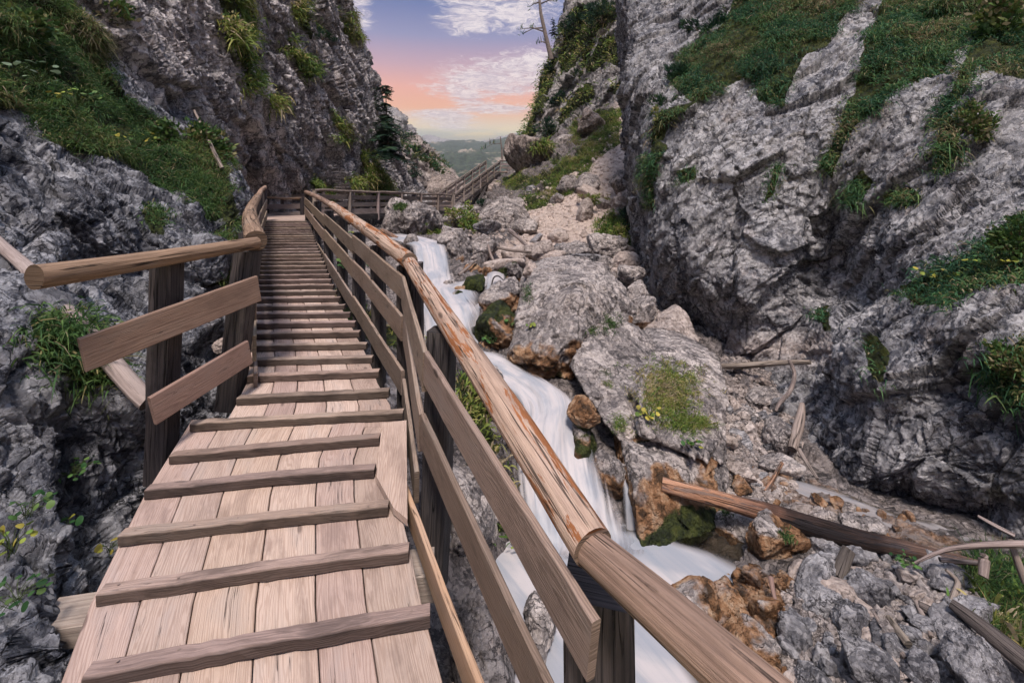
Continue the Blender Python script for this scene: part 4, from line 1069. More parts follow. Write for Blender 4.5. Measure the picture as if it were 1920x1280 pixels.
# cross beam that carries the ramp and sticks out to the left, and stringers below
bp = deck(175, 1150); 
sweep('support_beam', [P(84, 1178, 2.1), P(84, 1178, 2.1) + Vector((1.75, .28, .03))], .19, .15, WOOD_FAR, ramp, seed=5, chamfer=.008)
for (ya, yb, fr, ed) in ((1600, 800, .12, EDGE_LOW), (1600, 800, .85, EDGE_LOW), (790, 420, .08, EDGE_UP), (790, 420, .92, EDGE_UP)):
    pts = []
    for y in np.linspace(ya, yb, 4):
        xl, xr = fit(ed, y); p = deck(xl + (xr - xl) * fr, y); p.z -= .135; pts.append(p)
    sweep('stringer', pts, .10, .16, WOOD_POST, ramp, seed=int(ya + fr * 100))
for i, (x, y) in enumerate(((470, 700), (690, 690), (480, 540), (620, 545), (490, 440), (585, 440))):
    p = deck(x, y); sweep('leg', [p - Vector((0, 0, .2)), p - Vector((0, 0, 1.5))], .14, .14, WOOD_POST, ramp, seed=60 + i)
# landing
lp = thing('landing', 'small boarded landing with bare planks at the head of the ramp', 'landing', P(540, 418, 12.4))
def slab(name, corners, thick, mat, parent, seed, nb=8):
    """planked floor between four corners given in order"""
    a, b, c, d_ = [np.array(q) for q in corners]; r = np.random.default_rng(seed)
    Vs, Qs, U, Cc, off = [], [], [], [], 0
    for k in range(nb):
        t0, t1 = k / nb + .004, (k + 1) / nb - .004
        p = [a + (d_ - a) * t0, b + (c - b) * t0, b + (c - b) * t1, a + (d_ - a) * t1]
        ez = np.array([0, 0, thick])
        V = np.array(p + [q - ez for q in p]); w = np.linalg.norm(p[3] - p[0]); l = np.linalg.norm(p[1] - p[0])
        ou, ov = r.uniform(0, 30, 2)
        Vs.append(V); Qs.append(np.array([(0, 1, 2, 3), (4, 7, 6, 5), (0, 4, 5, 1), (1, 5, 6, 2), (2, 6, 7, 3), (3, 7, 4, 0)]) + off); off += 8
        uvs = np.array([(0, 0), (l, 0), (l, w), (0, w), (0, -.02), (l, -.02), (l, w + .02), (0, w + .02)]) + [ou, ov]
        U.append(uvs); Cc.append(np.tile(np.array([1, 1, 1]) * r.uniform(.8, 1.1), (8, 1)))
    return np_mesh(name, np.concatenate(Vs), np.concatenate(Qs), mat=mat, parent=parent, uv=np.concatenate(U), col=np.concatenate(Cc), smooth=False)
LZ = -.70
def at(x, d, z): return Vector(((x - CX) / F * d, d, z))
slab('deck', [at(496, 12.25, LZ), at(581, 12.25, LZ), at(640, 16.6, LZ), at(500, 16.6, LZ)], .05, WOOD_DECK, lp, 12, 9)
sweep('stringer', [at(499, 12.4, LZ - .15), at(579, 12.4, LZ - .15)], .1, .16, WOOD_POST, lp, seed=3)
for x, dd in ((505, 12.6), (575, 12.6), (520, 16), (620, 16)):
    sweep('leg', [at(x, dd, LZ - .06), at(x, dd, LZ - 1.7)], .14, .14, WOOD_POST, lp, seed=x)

# ---------------- railings
def rail(label, loc):
    return thing('railing', label, 'railing', loc)
def post(pt, top, bot, w, parent, seed, lean=(0, 0), roll=0.0, mat=None):
    a = Vector((pt[0], pt[1], top)); b = Vector((pt[0] - lean[0], pt[1] - lean[1], bot))
    return sweep('post', [b, a], w, w, mat or WOOD_POST, parent, seed=seed, roll=roll, chamfer=.012, wob=.006)
def board(top_edge, h, parent, seed, mat=None, t=.028, name='board'):
    """board whose upper inner edge runs through the given points"""
    pts = [Vector(p) - Vector((0, 0, h / 2)) for p in top_edge]
    return sweep(name, pts, t, h, mat or WOOD_BOARD, parent, seed=seed, seg=.12, wob=.006, chamfer=.004, rough=.012, side=.78)

# short returning railing on the near left
rl = rail('short open-ended railing splaying to the left above the near rocks', P(300, 860, 2.95))
sweep('log_rail', [P(64, 520, 2.2), P(270, 489, 2.72), P(482, 455, 3.42)], .105, .105, WOOD_LOG, rl, True, 21, rnoise=.05, radii=[.062, .054, .044], seg=.05)
sweep('post', [P(300, 900, 3.0), P(313, 493, 2.92)], .14, .14, WOOD_POST, rl, seed=22, chamfer=.012)
sweep('post', [P(430, 765, 3.42), P(465, 470, 3.45)], .15, .15, WOOD_POST, rl, seed=23, chamfer=.012)
sweep('board', [P(152, 667, 2.42), P(484, 541, 3.32)], .03, .192, WOOD_BOARD_WARM, rl, seed=24, seg=.2, wob=.004)
sweep('board', [P(284, 771, 2.70), P(468, 660, 3.30)], .03, .182, WOOD_BOARD_WARM, rl, seed=25, seg=.2, wob=.004)

# long railing up the left of the ramp
ru = rail('long railing with a curved log rail against the rock, left of the battens', P(470, 700, 3.5))
lz = lambda d: -drop(d)
lx = lambda d: float(np.interp(d, [3.4, 5, 7, 9, 12.2], [-1.95, -2.88, -3.99, -5.02, -6.66]))
sweep('log_rail', [P(480, 452, 3.45), P(469, 410, 4.7), P(472, 388, 6.3), P(484, 368, 8.6)], .12, .12, WOOD_LOG, ru, True, 31, rnoise=.06, radii=[.078, .072, .066, .06], seg=.08)
sweep('log_rail', [P(484, 369, 8.5), P(490, 357, 10.6), P(497, 351, 12.4)], .1, .1, WOOD_LOG, ru, True, 32, rnoise=.06, seg=.1)
for k, dd in enumerate((5.2, 7.0, 8.8, 10.6, 12.3)):
    post((lx(dd) - .05, dd), lz(dd) + .86, lz(dd) - .7, .12, ru, 33 + k)
for k, hh in enumerate((.66, .34)):
    for j, (d0, d1) in enumerate(((3.5, 6.2), (6.2, 9.2), (9.2, 12.3))):
        board([(lx(q) + .03, q, lz(q) + hh - .03 * j) for q in (d0, d1)], .2, ru, 40 + k * 4 + j)
rlow = board([(lx(q) + .03, q, lz(q) + .10) for q in (3.4, 4.6)], .2, ru, 49)

# cross railing behind the landing
rc = rail('short cross railing closing the back of the landing', at(500, 15.2, LZ))
sweep('log_rail', [at(497, 15.4, LZ + .62), at(533, 15.5, LZ + .57), at(566, 15.6, LZ + .58)], .08, .08, WOOD_LOG, rc, True, 51, rnoise=.1, seg=.12)
for k, x in enumerate((499, 528, 565)): post((at(x, 15.5, 0).x, 15.5 + .06), LZ + .60, LZ - .3, .1, rc, 52 + k)
board([at(497, 15.45, LZ + .37), at(567, 15.6, LZ + .39)], .17, rc, 56, WOOD_FAR); board([at(499, 15.45, LZ + .07), at(568, 15.6, LZ + .13)], .17, rc, 57, WOOD_FAR)

# right railing of the ramp, up to the landing
rr = rail('long railing with a pale log rail along the stream side of the battens', P(760, 780, 3.7))
rz = lz
rx = lambda d: -.845 - (d - 3.62) * .5485
sweep('log_rail', [P(768, 489, 3.62), P(700, 439, 4.75), P(660, 411, 5.9), P(622, 384, 7.6)], .13, .13, WOOD_LOG_BARK, rr, True, 61, rnoise=.05, radii=[.066, .066, .063, .06], seg=.06)
sweep('log_rail', [P(624, 386, 7.5), P(596, 370, 9.6), P(574, 360, 12.0)], .1, .1, WOOD_LOG, rr, True, 62, rnoise=.05, seg=.1)
for k, dd in enumerate((3.86, 4.75, 5.7, 6.9, 8.3, 10.0, 12.0)):
    post((rx(dd) + .07, dd), rz(dd) + .80 - .01 * k, rz(dd) - .8, .13 if k else .12, rr, 63 + k)
for k, hh in enumerate((.765, .455, .02)):
    for j, (d0, d1) in enumerate(((3.62, 5.6), (5.6, 8.2), (8.2, 12.1))):
        board([(rx(q) - .02, q, rz(q) + hh - (.05 * j if k == 0 else .02 * j)) for q in (d0, d1)], .2 if k else .185, rr, 70 + k * 4 + j)

# near right railing
rn = rail('near railing with a thick peeled log rail above the pool', P(1130, 1280, 1.2))
sweep('log_rail', [P(766, 490, 3.68), P(832, 592, 2.66), P(950, 770, 1.80), P(1112, 1026, 1.24)], .135, .135, WOOD_LOG_BARK, rn, True, 81, rnoise=.035, radii=[.053, .060, .062, .060], seg=.035)
sweep('log_rail', [P(1100, 1020, 1.27), P(1250, 1150, 1.02), P(1400, 1282, .86), P(1560, 1420, .74)], .105, .105, WOOD_LOG, rn, True, 82, rnoise=.03, radii=[.050, .052, .053, .053], seg=.03)
sweep('post', [P(1126, 1500, 1.37), P(1128, 1082, 1.37)], .20, .20, WOOD_POST, rn, seed=83, chamfer=.02, roll=.25)
sweep('post', [P(812, 1100, 2.62), P(830, 618, 2.62)], .145, .145, WOOD_POST, rn, seed=84, chamfer=.015, roll=.2)
sweep('post', [P(779, 700, 3.78), P(778, 492, 3.78)], .125, .125, WOOD_POST, rn, seed=85, chamfer=.012)
hv = Vector((0, 0, 1))
board([P(756, 517, 3.62), P(797, 655, 2.50)], .235, rn, 86); board([P(797, 655, 2.50), P(1112, 1150, 1.17)], .180, rn, 87)
board([P(758, 587, 3.60), P(790, 770, 2.50)], .235, rn, 88); board([P(791, 770, 2.48), P(1034, 1290, 1.345), P(1075, 1380, 1.24)], .175, rn, 89)
board([P(758, 708, 3.58), P(782, 880, 2.62)], .20, rn, 90, WOOD_BOARD)
board([P(758, 905, 2.62), P(899, 1280, 1.56), P(950, 1400, 1.38)], .135, rn, 91, WOOD_PALE, name='kick_board')
# light filler board let into the deck at the bend
def poly_board(name, pix, thick, up, mat, parent, seed):
    r = np.random.default_rng(seed); pts = [np.array(deck(x, y, up)) for x, y in pix]; n = len(pts)
    V = np.array(pts + [p - np.array([0, 0, thick]) for p in pts])
    tris = [(0, i, i + 1) for i in range(1, n - 1)] + [(n, n + i + 1, n + i) for i in range(1, n - 1)]
    quads = [(i, n + i, n + (i + 1) % n, (i + 1) % n) for i in range(n)]
    uv = np.stack([V[:, 1] + r.uniform(0, 9), V[:, 0] + V[:, 2] + r.uniform(0, 9)], 1)
    return np_mesh(name, V, np.array(quads), np.array(tris), mat, parent, uv=uv, col=np.ones((2 * n, 3)), smooth=False)
poly_board('filler_board', [(716, 806), (762, 800), (764, 990), (738, 968), (706, 908)][::-1], .035, .045, WOOD_DECK, ramp, 4)

# ---------------- far walkway and stairs
fw = thing('railed_walkway', 'level railed walkway crossing behind the big pale boulder', 'walkway', P(720, 395, 22))
fa, fb = P(590, 402, 16.0), P(848, 392, 27.5)          # front edge of its floor
dirw = (fb - fa).normalized(); side = Vector((-dirw.y, dirw.x, 0)).normalized() * 1.25
slab('deck', [fa, fb, fb + side, fa + side], .06, WOOD_FAR, fw, 14, 6)
for k in (.02, .98):
    sweep('stringer', [fa + side * k - hv * .17, fb + side * k - hv * .17], .12, .2, WOOD_POST, fw, seed=int(k * 50))
def run_rail(label, a, b, n, hgt, boards, seed, post_w=.12, wob=.03):
    r_ = rail(label, a)
    for k in range(n + 1):
        p = a + (b - a) * (k / n); sweep('post', [p - hv * .35, p + hv * (hgt - .03)], post_w, post_w, WOOD_FAR, r_, seed=seed + k, chamfer=.01)
    off = (b - a).normalized(); off = Vector((-off.y, off.x, 0)).normalized() * (post_w / 2 + .02)
    pts = [a + (b - a) * t + hv * hgt for t in np.linspace(0, 1, 5)]
    sweep('log_rail', pts, .10, .10, WOOD_DRIFT, r_, True, seed, rnoise=.08, wob=wob, seg=.3, nsides=10)
    for k, h_ in enumerate(boards):
        sweep('board', [a + hv * h_ + off, b + hv * h_ + off], .03, .17, WOOD_FAR, r_, seed=seed + 20 + k, seg=1.0)
    return r_
run_rail('stream-side railing of the level walkway behind the pale boulder', fa + hv * 0, fb, 6, .86, (.62, .33, .08), 300)
run_rail('rock-side railing of the level walkway', fa + side, fb + side, 6, .88, (.62, .33), 340)
st = thing('wooden_staircase', 'steep wooden staircase on struts climbing to the brown boulder', 'staircase', P(850, 392, 27.5))
ga, gb = P(852, 392, 27.5), P(938, 322, 36.0)
sdir = (gb - ga); sside = Vector((-sdir.y, sdir.x, 0)).normalized() * 1.2
ns = 22
for k in range(ns):
    p = ga + sdir * ((k + .5) / ns)
    sweep('tread', [p, p + sside], sdir.length / ns * 1.15, .06, WOOD_FAR, st, seed=400 + k, seg=2)
for k in (.0, 1.0):
    sweep('stringer', [ga + sside * k - hv * .16, gb + sside * k - hv * .16], .1, .3, WOOD_POST, st, seed=430 + int(k))
for k, (t0, px_, py_, pd) in enumerate(((.32, 872, 412, 27.6), (.60, 888, 398, 30), (.62, 903, 372, 31.5))):
    sweep('strut', [ga + sdir * t0 - hv * .2, P(px_, py_, pd)], .16, .16, WOOD_POST, st, seed=440 + k)
tp = gb + sdir.normalized() * .1
slab('top_platform', [gb + Vector((0, 0, .05)), gb + Vector((2.0, 1.2, .05)), gb + Vector((2.0, 1.2, .05)) + sside * 1.2, gb + Vector((0, 0, .05)) + sside * 1.2], .08, WOOD_DECK, st, 15, 5)
run_rail('front railing of the distant staircase', ga, gb, 6, .90, (.66, .34), 450, .1, .01)
run_rail('rear railing of the distant staircase', ga + sside, gb + sside, 6, .90, (.66, .34), 480, .1, .01)
run_rail('tiny end railing on the platform at the top of the staircase', gb + hv * .05, gb + Vector((1.7, 1.0, .05)), 2, .85, (.55, .28), 510, .1, .01)

# ------------------------------------------------------------------ boulders
hull_rock('boulder', 'huge pale grey boulder with a broad flat face and orange-brown wet foot beside the cascade',
          [(988, 540, 7.7), (1003, 506, 8.2), (1080, 490, 8.5), (1128, 498, 8.6), (1172, 548, 8.4), (1188, 600, 8.0), (1092, 655, 6.6), (1078, 738, 6.1), (1030, 728, 6.25), (985, 718, 6.45), (952, 702, 6.55), (962, 655, 6.8), (1085, 552, 7.0)], 1.6,
          seed=1, rust=.40, base=.14)
hull_rock('boulder', 'leaning grey slab below and right of the huge pale boulder, dark cleft on its left',
          [(1085, 648, 6.6), (1150, 598, 7.2), (1222, 640, 7.3), (1240, 700, 6.6), (1215, 750, 6.0), (1212, 832, 5.45), (1168, 832, 5.45), (1128, 772, 5.8), (1078, 700, 6.2), (1098, 735, 6.0)], 1.2, seed=2, rust=.22, base=.10)
hull_rock('boulder', 'pale block carrying a large patch of grass and yellow leaves on its face',
          [(1208, 700, 6.2), (1255, 655, 7.0), (1300, 652, 7.3), (1345, 668, 7.2), (1362, 760, 6.3), (1352, 862, 5.6), (1295, 858, 5.2), (1212, 832, 5.2), (1196, 750, 5.7)], 1.3, seed=3)
hull_rock('boulder', 'rusty brown block with a pale top standing in the pool below the grassy block',
          [(1184, 852, 5.15), (1240, 832, 5.5), (1345, 862, 5.5), (1338, 990, 4.95), (1268, 1042, 4.7), (1206, 1030, 4.7), (1190, 930, 4.85)], .9, seed=4, rust=.86, base=.42)
hull_rock('boulder', 'narrow pale pillar at the right edge of the grassy block', [(1288, 790, 5.9), (1356, 768, 6.1), (1364, 890, 5.6), (1352, 980, 5.15), (1316, 992, 5.05), (1292, 900, 5.3)], .6, seed=5, rust=.3)
BL = [
 ('round grey boulder under the level walkway, pale and smooth', (712, 376, 826, 470), 14.5, dict(seed=11, ry=1.0, sub=7)),
 ('tilted slab boulder with a dark undercut edge below the staircase', (884, 372, 990, 452), 18.0, dict(seed=12, tilt=.35, ry=1.2)),
 ('big brown angular boulder at the top end of the staircase', (946, 252, 1048, 345), 31.0, dict(seed=13, sub=7, mat=ROCK_BROWN, ry=1.8, rough=.8)),
 ('dark boulder lodged high on the scree slope', (1082, 203, 1134, 250), 29.0, dict(seed=14, tilt=.4, mat=ROCK_BROWN)),
 ('dark broken rock just right of the big brown boulder', (1036, 255, 1100, 292), 31.0, dict(seed=15)),
 ('low grey rock in the grass below the dark broken rock', (1046, 282, 1080, 312), 29.5, dict(seed=16)),
 ('rounded crag holding up the staircase struts', (898, 336, 966, 410), 34.5, dict(seed=17, sub=7, ry=1.6, mat=ROCK_BROWN)),
 ('brown mound behind the walkway and staircase', (770, 312, 905, 440), 52.0, dict(seed=18, sub=7, ry=5, mat=ROCK_BROWN, rough=.5)),
 ('grey boulder left of the stream with a dark wet base, below the grass tuft', (826, 426, 884, 512), 11.0, dict(seed=19, rust=.3, base=.25)),
 ('grey boulder right of the dark wet based one', (878, 440, 936, 500), 11.4, dict(seed=20)),
 ('grey rock between shrub and staircase foot', (826, 385, 895, 440), 17.0, dict(seed=21)),
 ('mossy brown boulder with bald pale top leaning on the huge boulder', (902, 524, 990, 594), 8.1, dict(seed=22, rust=.6, base=.25)),
 ('dark wet mossy rock the little fan of water runs over', (884, 575, 980, 690), 7.55, dict(seed=23, rust=.9, moss=.70)),
 ('round rust-coloured boulder at the right edge of the cascade', (1064, 744, 1122, 802), 5.65, dict(seed=24, rust=1.0, base=.35)),
 ('dark mossy rock under the round rust-coloured boulder', (1072, 786, 1118, 872), 5.6, dict(seed=25, rust=.7, moss=.72)),
 ('orange ledge rock beside the side waterfall', (1108, 850, 1175, 925), 5.35, dict(seed=26, rust=.9, moss=.6)),
 ('small dark rock splitting the top of the stream', (758, 438, 786, 464), 11.0, dict(seed=27, sub=5)),
 ('mossy green stone in the middle of the stream', (866, 518, 908, 548), 9.0, dict(seed=28, moss=.76, sub=5)),
 ('small mossy stone close behind the pale log rail', (834, 544, 872, 568), 8.5, dict(seed=29, moss=.74, sub=5)),
 ('brown stone beside the small mossy stone', (850, 536, 872, 556), 8.8, dict(seed=30, rust=1, sub=5)),
 ('wet grey stone washed by the stream', (830, 524, 858, 543), 9.2, dict(seed=31, sub=5)),
 ('mossy brown boulder above the curtain of water', (932, 488, 984, 528), 9.7, dict(seed=32, rust=.4, moss=.66)),
 ('brown stone perched at the lip of the curtain', (904, 498, 922, 518), 9.6, dict(seed=33, rust=1, sub=5)),
 ('white angular rock on the shoulder of the huge boulder', (980, 490, 1010, 528), 8.5, dict(seed=34, sub=5, pale=.75)),
 ('brownish rock behind the driftwood below the grey boulders', (865, 490, 908, 520), 10.2, dict(seed=35, rust=.8, moss=.5)),
 ('pinkish sloping rock above the white angular rock', (978, 450, 1040, 502), 11.8, dict(seed=36, rust=.1, pale=.4)),
 ('dark cracked rock in the middle of the rubble', (1042, 454, 1112, 494), 12.2, dict(seed=37)),
 ('broad flat grey slab below the green bush', (1102, 438, 1178, 486), 13.0, dict(seed=38, tilt=-.15)),
 ('small round rock by the flat grey slab', (1118, 480, 1150, 506), 11.8, dict(seed=39, sub=5)),
 ('white rubble block against the right cliff', (1148, 472, 1200, 512), 11.9, dict(seed=40, pale=.7)),
 ('smooth grey rock behind the huge boulder', (1158, 498, 1210, 534), 10.9, dict(seed=41)),
 ('angular grey rock in the gap behind the huge boulder', (1178, 526, 1216, 574), 10.0, dict(seed=42)),
 ('dark brown rock wedged between the huge boulder and the cliff', (1168, 560, 1230, 620), 9.3, dict(seed=43, rust=.6)),
 ('low pale ledge rock between the leaning slab and the cliff', (1200, 580, 1300, 660), 8.9, dict(seed=44, pale=.45)),
 ('long slab leaning at the foot of the right prow', (1145, 318, 1206, 378), 18.5, dict(seed=45, tilt=.5)),
 ('pale block under the long leaning slab', (1148, 358, 1206, 402), 17.4, dict(seed=46, pale=.25)),
 ('grey wedge in the middle of the scree', (1044, 330, 1092, 370), 21.5, dict(seed=47, tilt=.3)),
 ('light slab right of the grey wedge', (1076, 322, 1122, 372), 20.6, dict(seed=48, tilt=.7)),
 ('upright pale stone above the bright scree', (1082, 372, 1112, 428), 17.2, dict(seed=49, pale=.35)),
 ('small block under the grey wedge on the scree', (1030, 362, 1056, 390), 20.5, dict(seed=50, sub=5)),
 ('half buried rock at the top of the bright scree', (1118, 372, 1150, 396), 18, dict(seed=51, sub=5)),
 ('flat rock at the edge of the bright scree', (962, 408, 1008, 442), 16.0, dict(seed=52)),
 ('mossy rock on the near bank behind the peeled log', (908, 690, 958, 800), 5.75, dict(seed=53, rust=.5, moss=.66)),
 ('grey rock showing between the boards right of the battens', (690, 700, 768, 870), 4.9, dict(seed=54)),
 ('grey rock low on the near bank under the boards', (830, 880, 930, 1080), 4.6, dict(seed=55, moss=.15)),
 ('grey rock under the kick board', (840, 1120, 960, 1330), 3.5, dict(seed=56)),
 ('dark mossy rock beneath the near end of the railing', (985, 1130, 1040, 1290), 3.7, dict(seed=57, rust=.5, moss=.6)),
 ('grey bank rock behind the railing at the stream top', (640, 455, 735, 510), 11.0, dict(seed=58)),
 ('large grey rock behind the short splayed railing', (330, 440, 425, 545), 5.6, dict(seed=59, mat=ROCK_LEFT)),
 ('light grey rock below the grass by the lower battens', (330, 560, 430, 690), 4.9, dict(seed=60, mat=ROCK_LEFT)),
 # gully under the right cliff
 ('pale oval stone topmost in the dry gully', (1374, 768, 1426, 804), 7.5, dict(seed=61)),
 ('largest rounded stone of the dry gully', (1380, 800, 1442, 856), 7.0, dict(seed=62)),
 ('pale stone with a dark base beside the grassy block', (1354, 794, 1390, 824), 7.1, dict(seed=63, rust=.3)),
 ('grey stone low in the dry gully beside the grassy block', (1352, 838, 1408, 886), 6.5, dict(seed=64)),
 ('upright grey stone leaning against the dead trunk', (1432, 784, 1484, 862), 6.7, dict(seed=65)),
 ('broad grey rock at the top of the dry gully', (1395, 728, 1468, 780), 8.1, dict(seed=66)),
 ('flat pink rock in the upper dry gully', (1362, 720, 1400, 745), 8.4, dict(seed=67, pale=.5, sub=5)),
 ('pale pink stone beside the broad gully rock', (1368, 738, 1400, 772), 8.0, dict(seed=167, pale=.5, sub=5)),
 ('rounded grey rock above the orange stone at the side channel', (1418, 858, 1496, 900), 6.1, dict(seed=68)),
 ('bright orange stone at the head of the side channel', (1362, 874, 1424, 908), 6.1, dict(seed=69, rust=1.1)),
 ('pink-topped rock with a dark wet underside behind the pool', (1336, 958, 1440, 1035), 4.95, dict(seed=70, rust=.6, base=.42)),
 ('rounded brown boulder in front of the burnt log', (1404, 966, 1508, 1080), 4.52, dict(seed=71, rust=1.0, base=.30, sub=7, ry=.22)),
 ('angular grey rock against the burnt log', (1516, 992, 1574, 1040), 4.45, dict(seed=72)),
 ('small upright grey rock below the burnt log', (1548, 1016, 1592, 1066), 4.3, dict(seed=73, sub=5)),
 ('large grey rock with a smooth light face in the near rubble', (1488, 1085, 1590, 1152), 3.85, dict(seed=74)),
 ('dark grey pointed block in the right rubble', (1585, 1066, 1676, 1132), 3.8, dict(seed=75)),
 ('grey cube-like block below the dark pointed block', (1556, 1126, 1640, 1206), 3.6, dict(seed=76)),
 ('yellow-brown wet boulder at the pool edge by the log rail', (1236, 1096, 1348, 1182), 3.9, dict(seed=77, rust=.9, base=.2, sub=7, rough=.55)),
 ('round orange boulder at the bottom of the picture', (1362, 1176, 1452, 1258), 3.5, dict(seed=78, rust=.9, base=.3, rough=.55)),
 ('tan stone in the wet rubble above the orange boulder', (1408, 1108, 1462, 1172), 3.8, dict(seed=79, rust=.9, rough=.55)),
 ('whitish stone beside the green sprig', (1682, 1062, 1726, 1098), 4.0, dict(seed=80, pale=.5, sub=5)),
 ('long grey outcrop in the bottom right corner', (1775, 1195, 1900, 1320), 3.05, dict(seed=81, sub=7)),
 ('dark grey rock left of the corner outcrop', (1702, 1220, 1756, 1290), 3.15, dict(seed=82)),
 ('broad mottled rock at the bottom edge', (1580, 1205, 1695, 1310), 3.15, dict(seed=83, sub=7)),
 ('grey rock between the orange boulder and the mottled rock', (1484, 1236, 1572, 1310), 3.2, dict(seed=84, rust=.3)),
 ('flat pale rock behind the burnt log tail', (1628, 1004, 1712, 1050), 4.5, dict(seed=85)),
 ('rounded white stone where the burnt log crosses the side channel', (1478, 938, 1522, 964), 5.1, dict(seed=86, pale=.3, sub=5)),
 ('second white stone along the burnt log', (1520, 955, 1560, 982), 4.95, dict(seed=87, pale=.3, sub=5)),
 ('grey-white stone farthest along the burnt log', (1572, 960, 1618, 990), 4.9, dict(seed=88, sub=5)),
 ('flat grey stone under the tail of the burnt log', (1604, 974, 1660, 1004), 4.8, dict(seed=89, sub=5)),
 ('dark mossy stone in the side channel', (1566, 942, 1606, 968), 5.4, dict(seed=90, moss=.72, sub=5)),
 ('rock face stone below the brown boulder, rust coloured', (1505, 1058, 1545, 1082), 4.2, dict(seed=91, rust=1, sub=5)),
 ('white stone glowing against the dark rocks by the lower battens', (400, 634, 424, 660), 4.5, dict(seed=92, pale=.9, sub=4)),
]
for lab, bb, dd, kw in BL:
    if (bb[0] + bb[2]) / 2 > 1475 and bb[3] > 1030:           # loose blocks of the near bank
        w_, h_ = bb[2] - bb[0], bb[3] - bb[1]; bb = (bb[0] + .1 * w_, bb[1] + .16 * h_, bb[2] - .1 * w_, bb[3] + .02 * h_); kw.setdefault('mat', ROCK_BANK)
    boulder('boulder' if (bb[2] - bb[0]) > 45 else 'rock', lab, bb, dd, **kw)

# small stones, each one its own object: a few shapes, copied
def stone_protos(mat, seeds, **kw):
    out = []
    for s in seeds:
        dirs, f = ICO[4]; r = np.random.default_rng(s)
        nn = r.normal(0, 1, (12, 3)); nn /= np.linalg.norm(nn, axis=1, keepdims=True)
        V = dirs * np.minimum(plane_rock(dirs, nn, r.uniform(.55, 1, 12), 18), 1.3)[:, None]
        V = V * r.uniform(.65, 1.2, 3)
        V = V * (1 + .10 * facets(V * 2 + s, s) + .05 * ridged(V * 3 + s, s, 3))[:, None]
        me = np_mesh('stone', V, tris=f, mat=mat, mask=np.tile([[kw.get('moss', 0), kw.get('rust', 0), kw.get('pale', 0)]], (len(V), 1)), link=False).data
        out.append(me)
    return out
def scatter(label, group, polys, n, size, protos, seed, name='stone', sink=.0):
    r = np.random.default_rng(seed)
    p, nrm = sample_on(GG, NG, polys, 400, r, 6)
    if len(p) == 0: return
    # even in the picture rather than per square metre: nearer is denser
    w = 1 / p[:, 1] ** 2; k = r.choice(len(p), min(n, len(p)), replace=False, p=w / w.sum())
    for i in k:
        s = size * min(r.lognormal(0, .40), 1.9) * (p[i, 1] / 5) ** .35
        o = bpy.data.objects.new(name, protos[r.integers(len(protos))])
        o.location = p[i] + np.array([0, 0, s * (.5 - sink)]); o.scale = (s * r.uniform(.8, 1.3), s * r.uniform(.8, 1.3), s * r.uniform(.55, .95))
        o.rotation_euler = tuple(r.uniform(0, 6.28, 3) * np.array([.12, .12, 1]))
        C.objects.link(o); tag(o, label, 'stone', group)
PG = stone_protos(ROCK_BANK, [1, 2, 3, 4, 5]); PO = stone_protos(ROCK_BOULDER, [6, 7, 8, 9, 14, 15], rust=.60); PP = stone_protos(ROCK_BOULDER, [10, 11, 12, 13], pale=.6)
BANK = [[(1480, 1080), (1530, 1040), (1640, 1030), (1760, 1060), (1830, 1120), (1850, 1200), (1900, 1300), (1480, 1300), (1460, 1180)]]
scatter('small broken grey stone among the near rubble right of the pool', 'grey stones of the near rubble bank', BANK, 72, .085, PG, 1)
scatter('small pale stone among the near rubble right of the pool', 'pale stones of the near rubble bank', BANK, 30, .06, PP, 2)
WET = [[(1330, 1080), (1420, 1080), (1480, 1090), (1470, 1180), (1490, 1300), (1310, 1300), (1250, 1180), (1340, 1130)]]
scatter('small wet orange stone at the edge of the pool', 'orange stones at the pool edge', WET, 82, .062, PO, 3)
scatter('small stone in the dry gully under the right cliff', 'stones of the dry gully', [[(1355, 720), (1470, 720), (1500, 860), (1480, 920), (1360, 900)]], 34, .08, PG + PP, 4)
scatter('small brown stone in the shallow side channel', 'stones of the side channel', [[(1370, 890), (1500, 890), (1640, 950), (1740, 1000), (1640, 1010), (1500, 960), (1380, 920)]], 26, .055, PO, 5)
scatter('loose stone between the boulders above the cascade', 'stones above the cascade', [[(930, 470), (1000, 440), (1100, 430), (1200, 470), (1210, 560), (1120, 500), (1000, 500), (930, 520)]], 22, .14, PP + PG, 6)
scatter('loose pale stone on the scree slope', 'stones of the scree slope', [[(960, 440), (1040, 380), (1080, 330), (1150, 260), (1185, 180), (1190, 300), (1150, 380), (1110, 440), (1040, 460)]], 14, .2, PP, 7)
scatter('loose stone on the slope below the staircase', 'stones below the staircase', [[(900, 380), (1040, 330), (1060, 370), (980, 400), (960, 440), (930, 470), (840, 440)]], 6, .18, PG, 8)
scatter('stone on the near bank between the ramp and the stream', 'stones of the near bank', [[(700, 560), (760, 560), (780, 700), (900, 900), (930, 1100), (820, 1280), (780, 900), (690, 700)]], 12, .12, PG, 9)

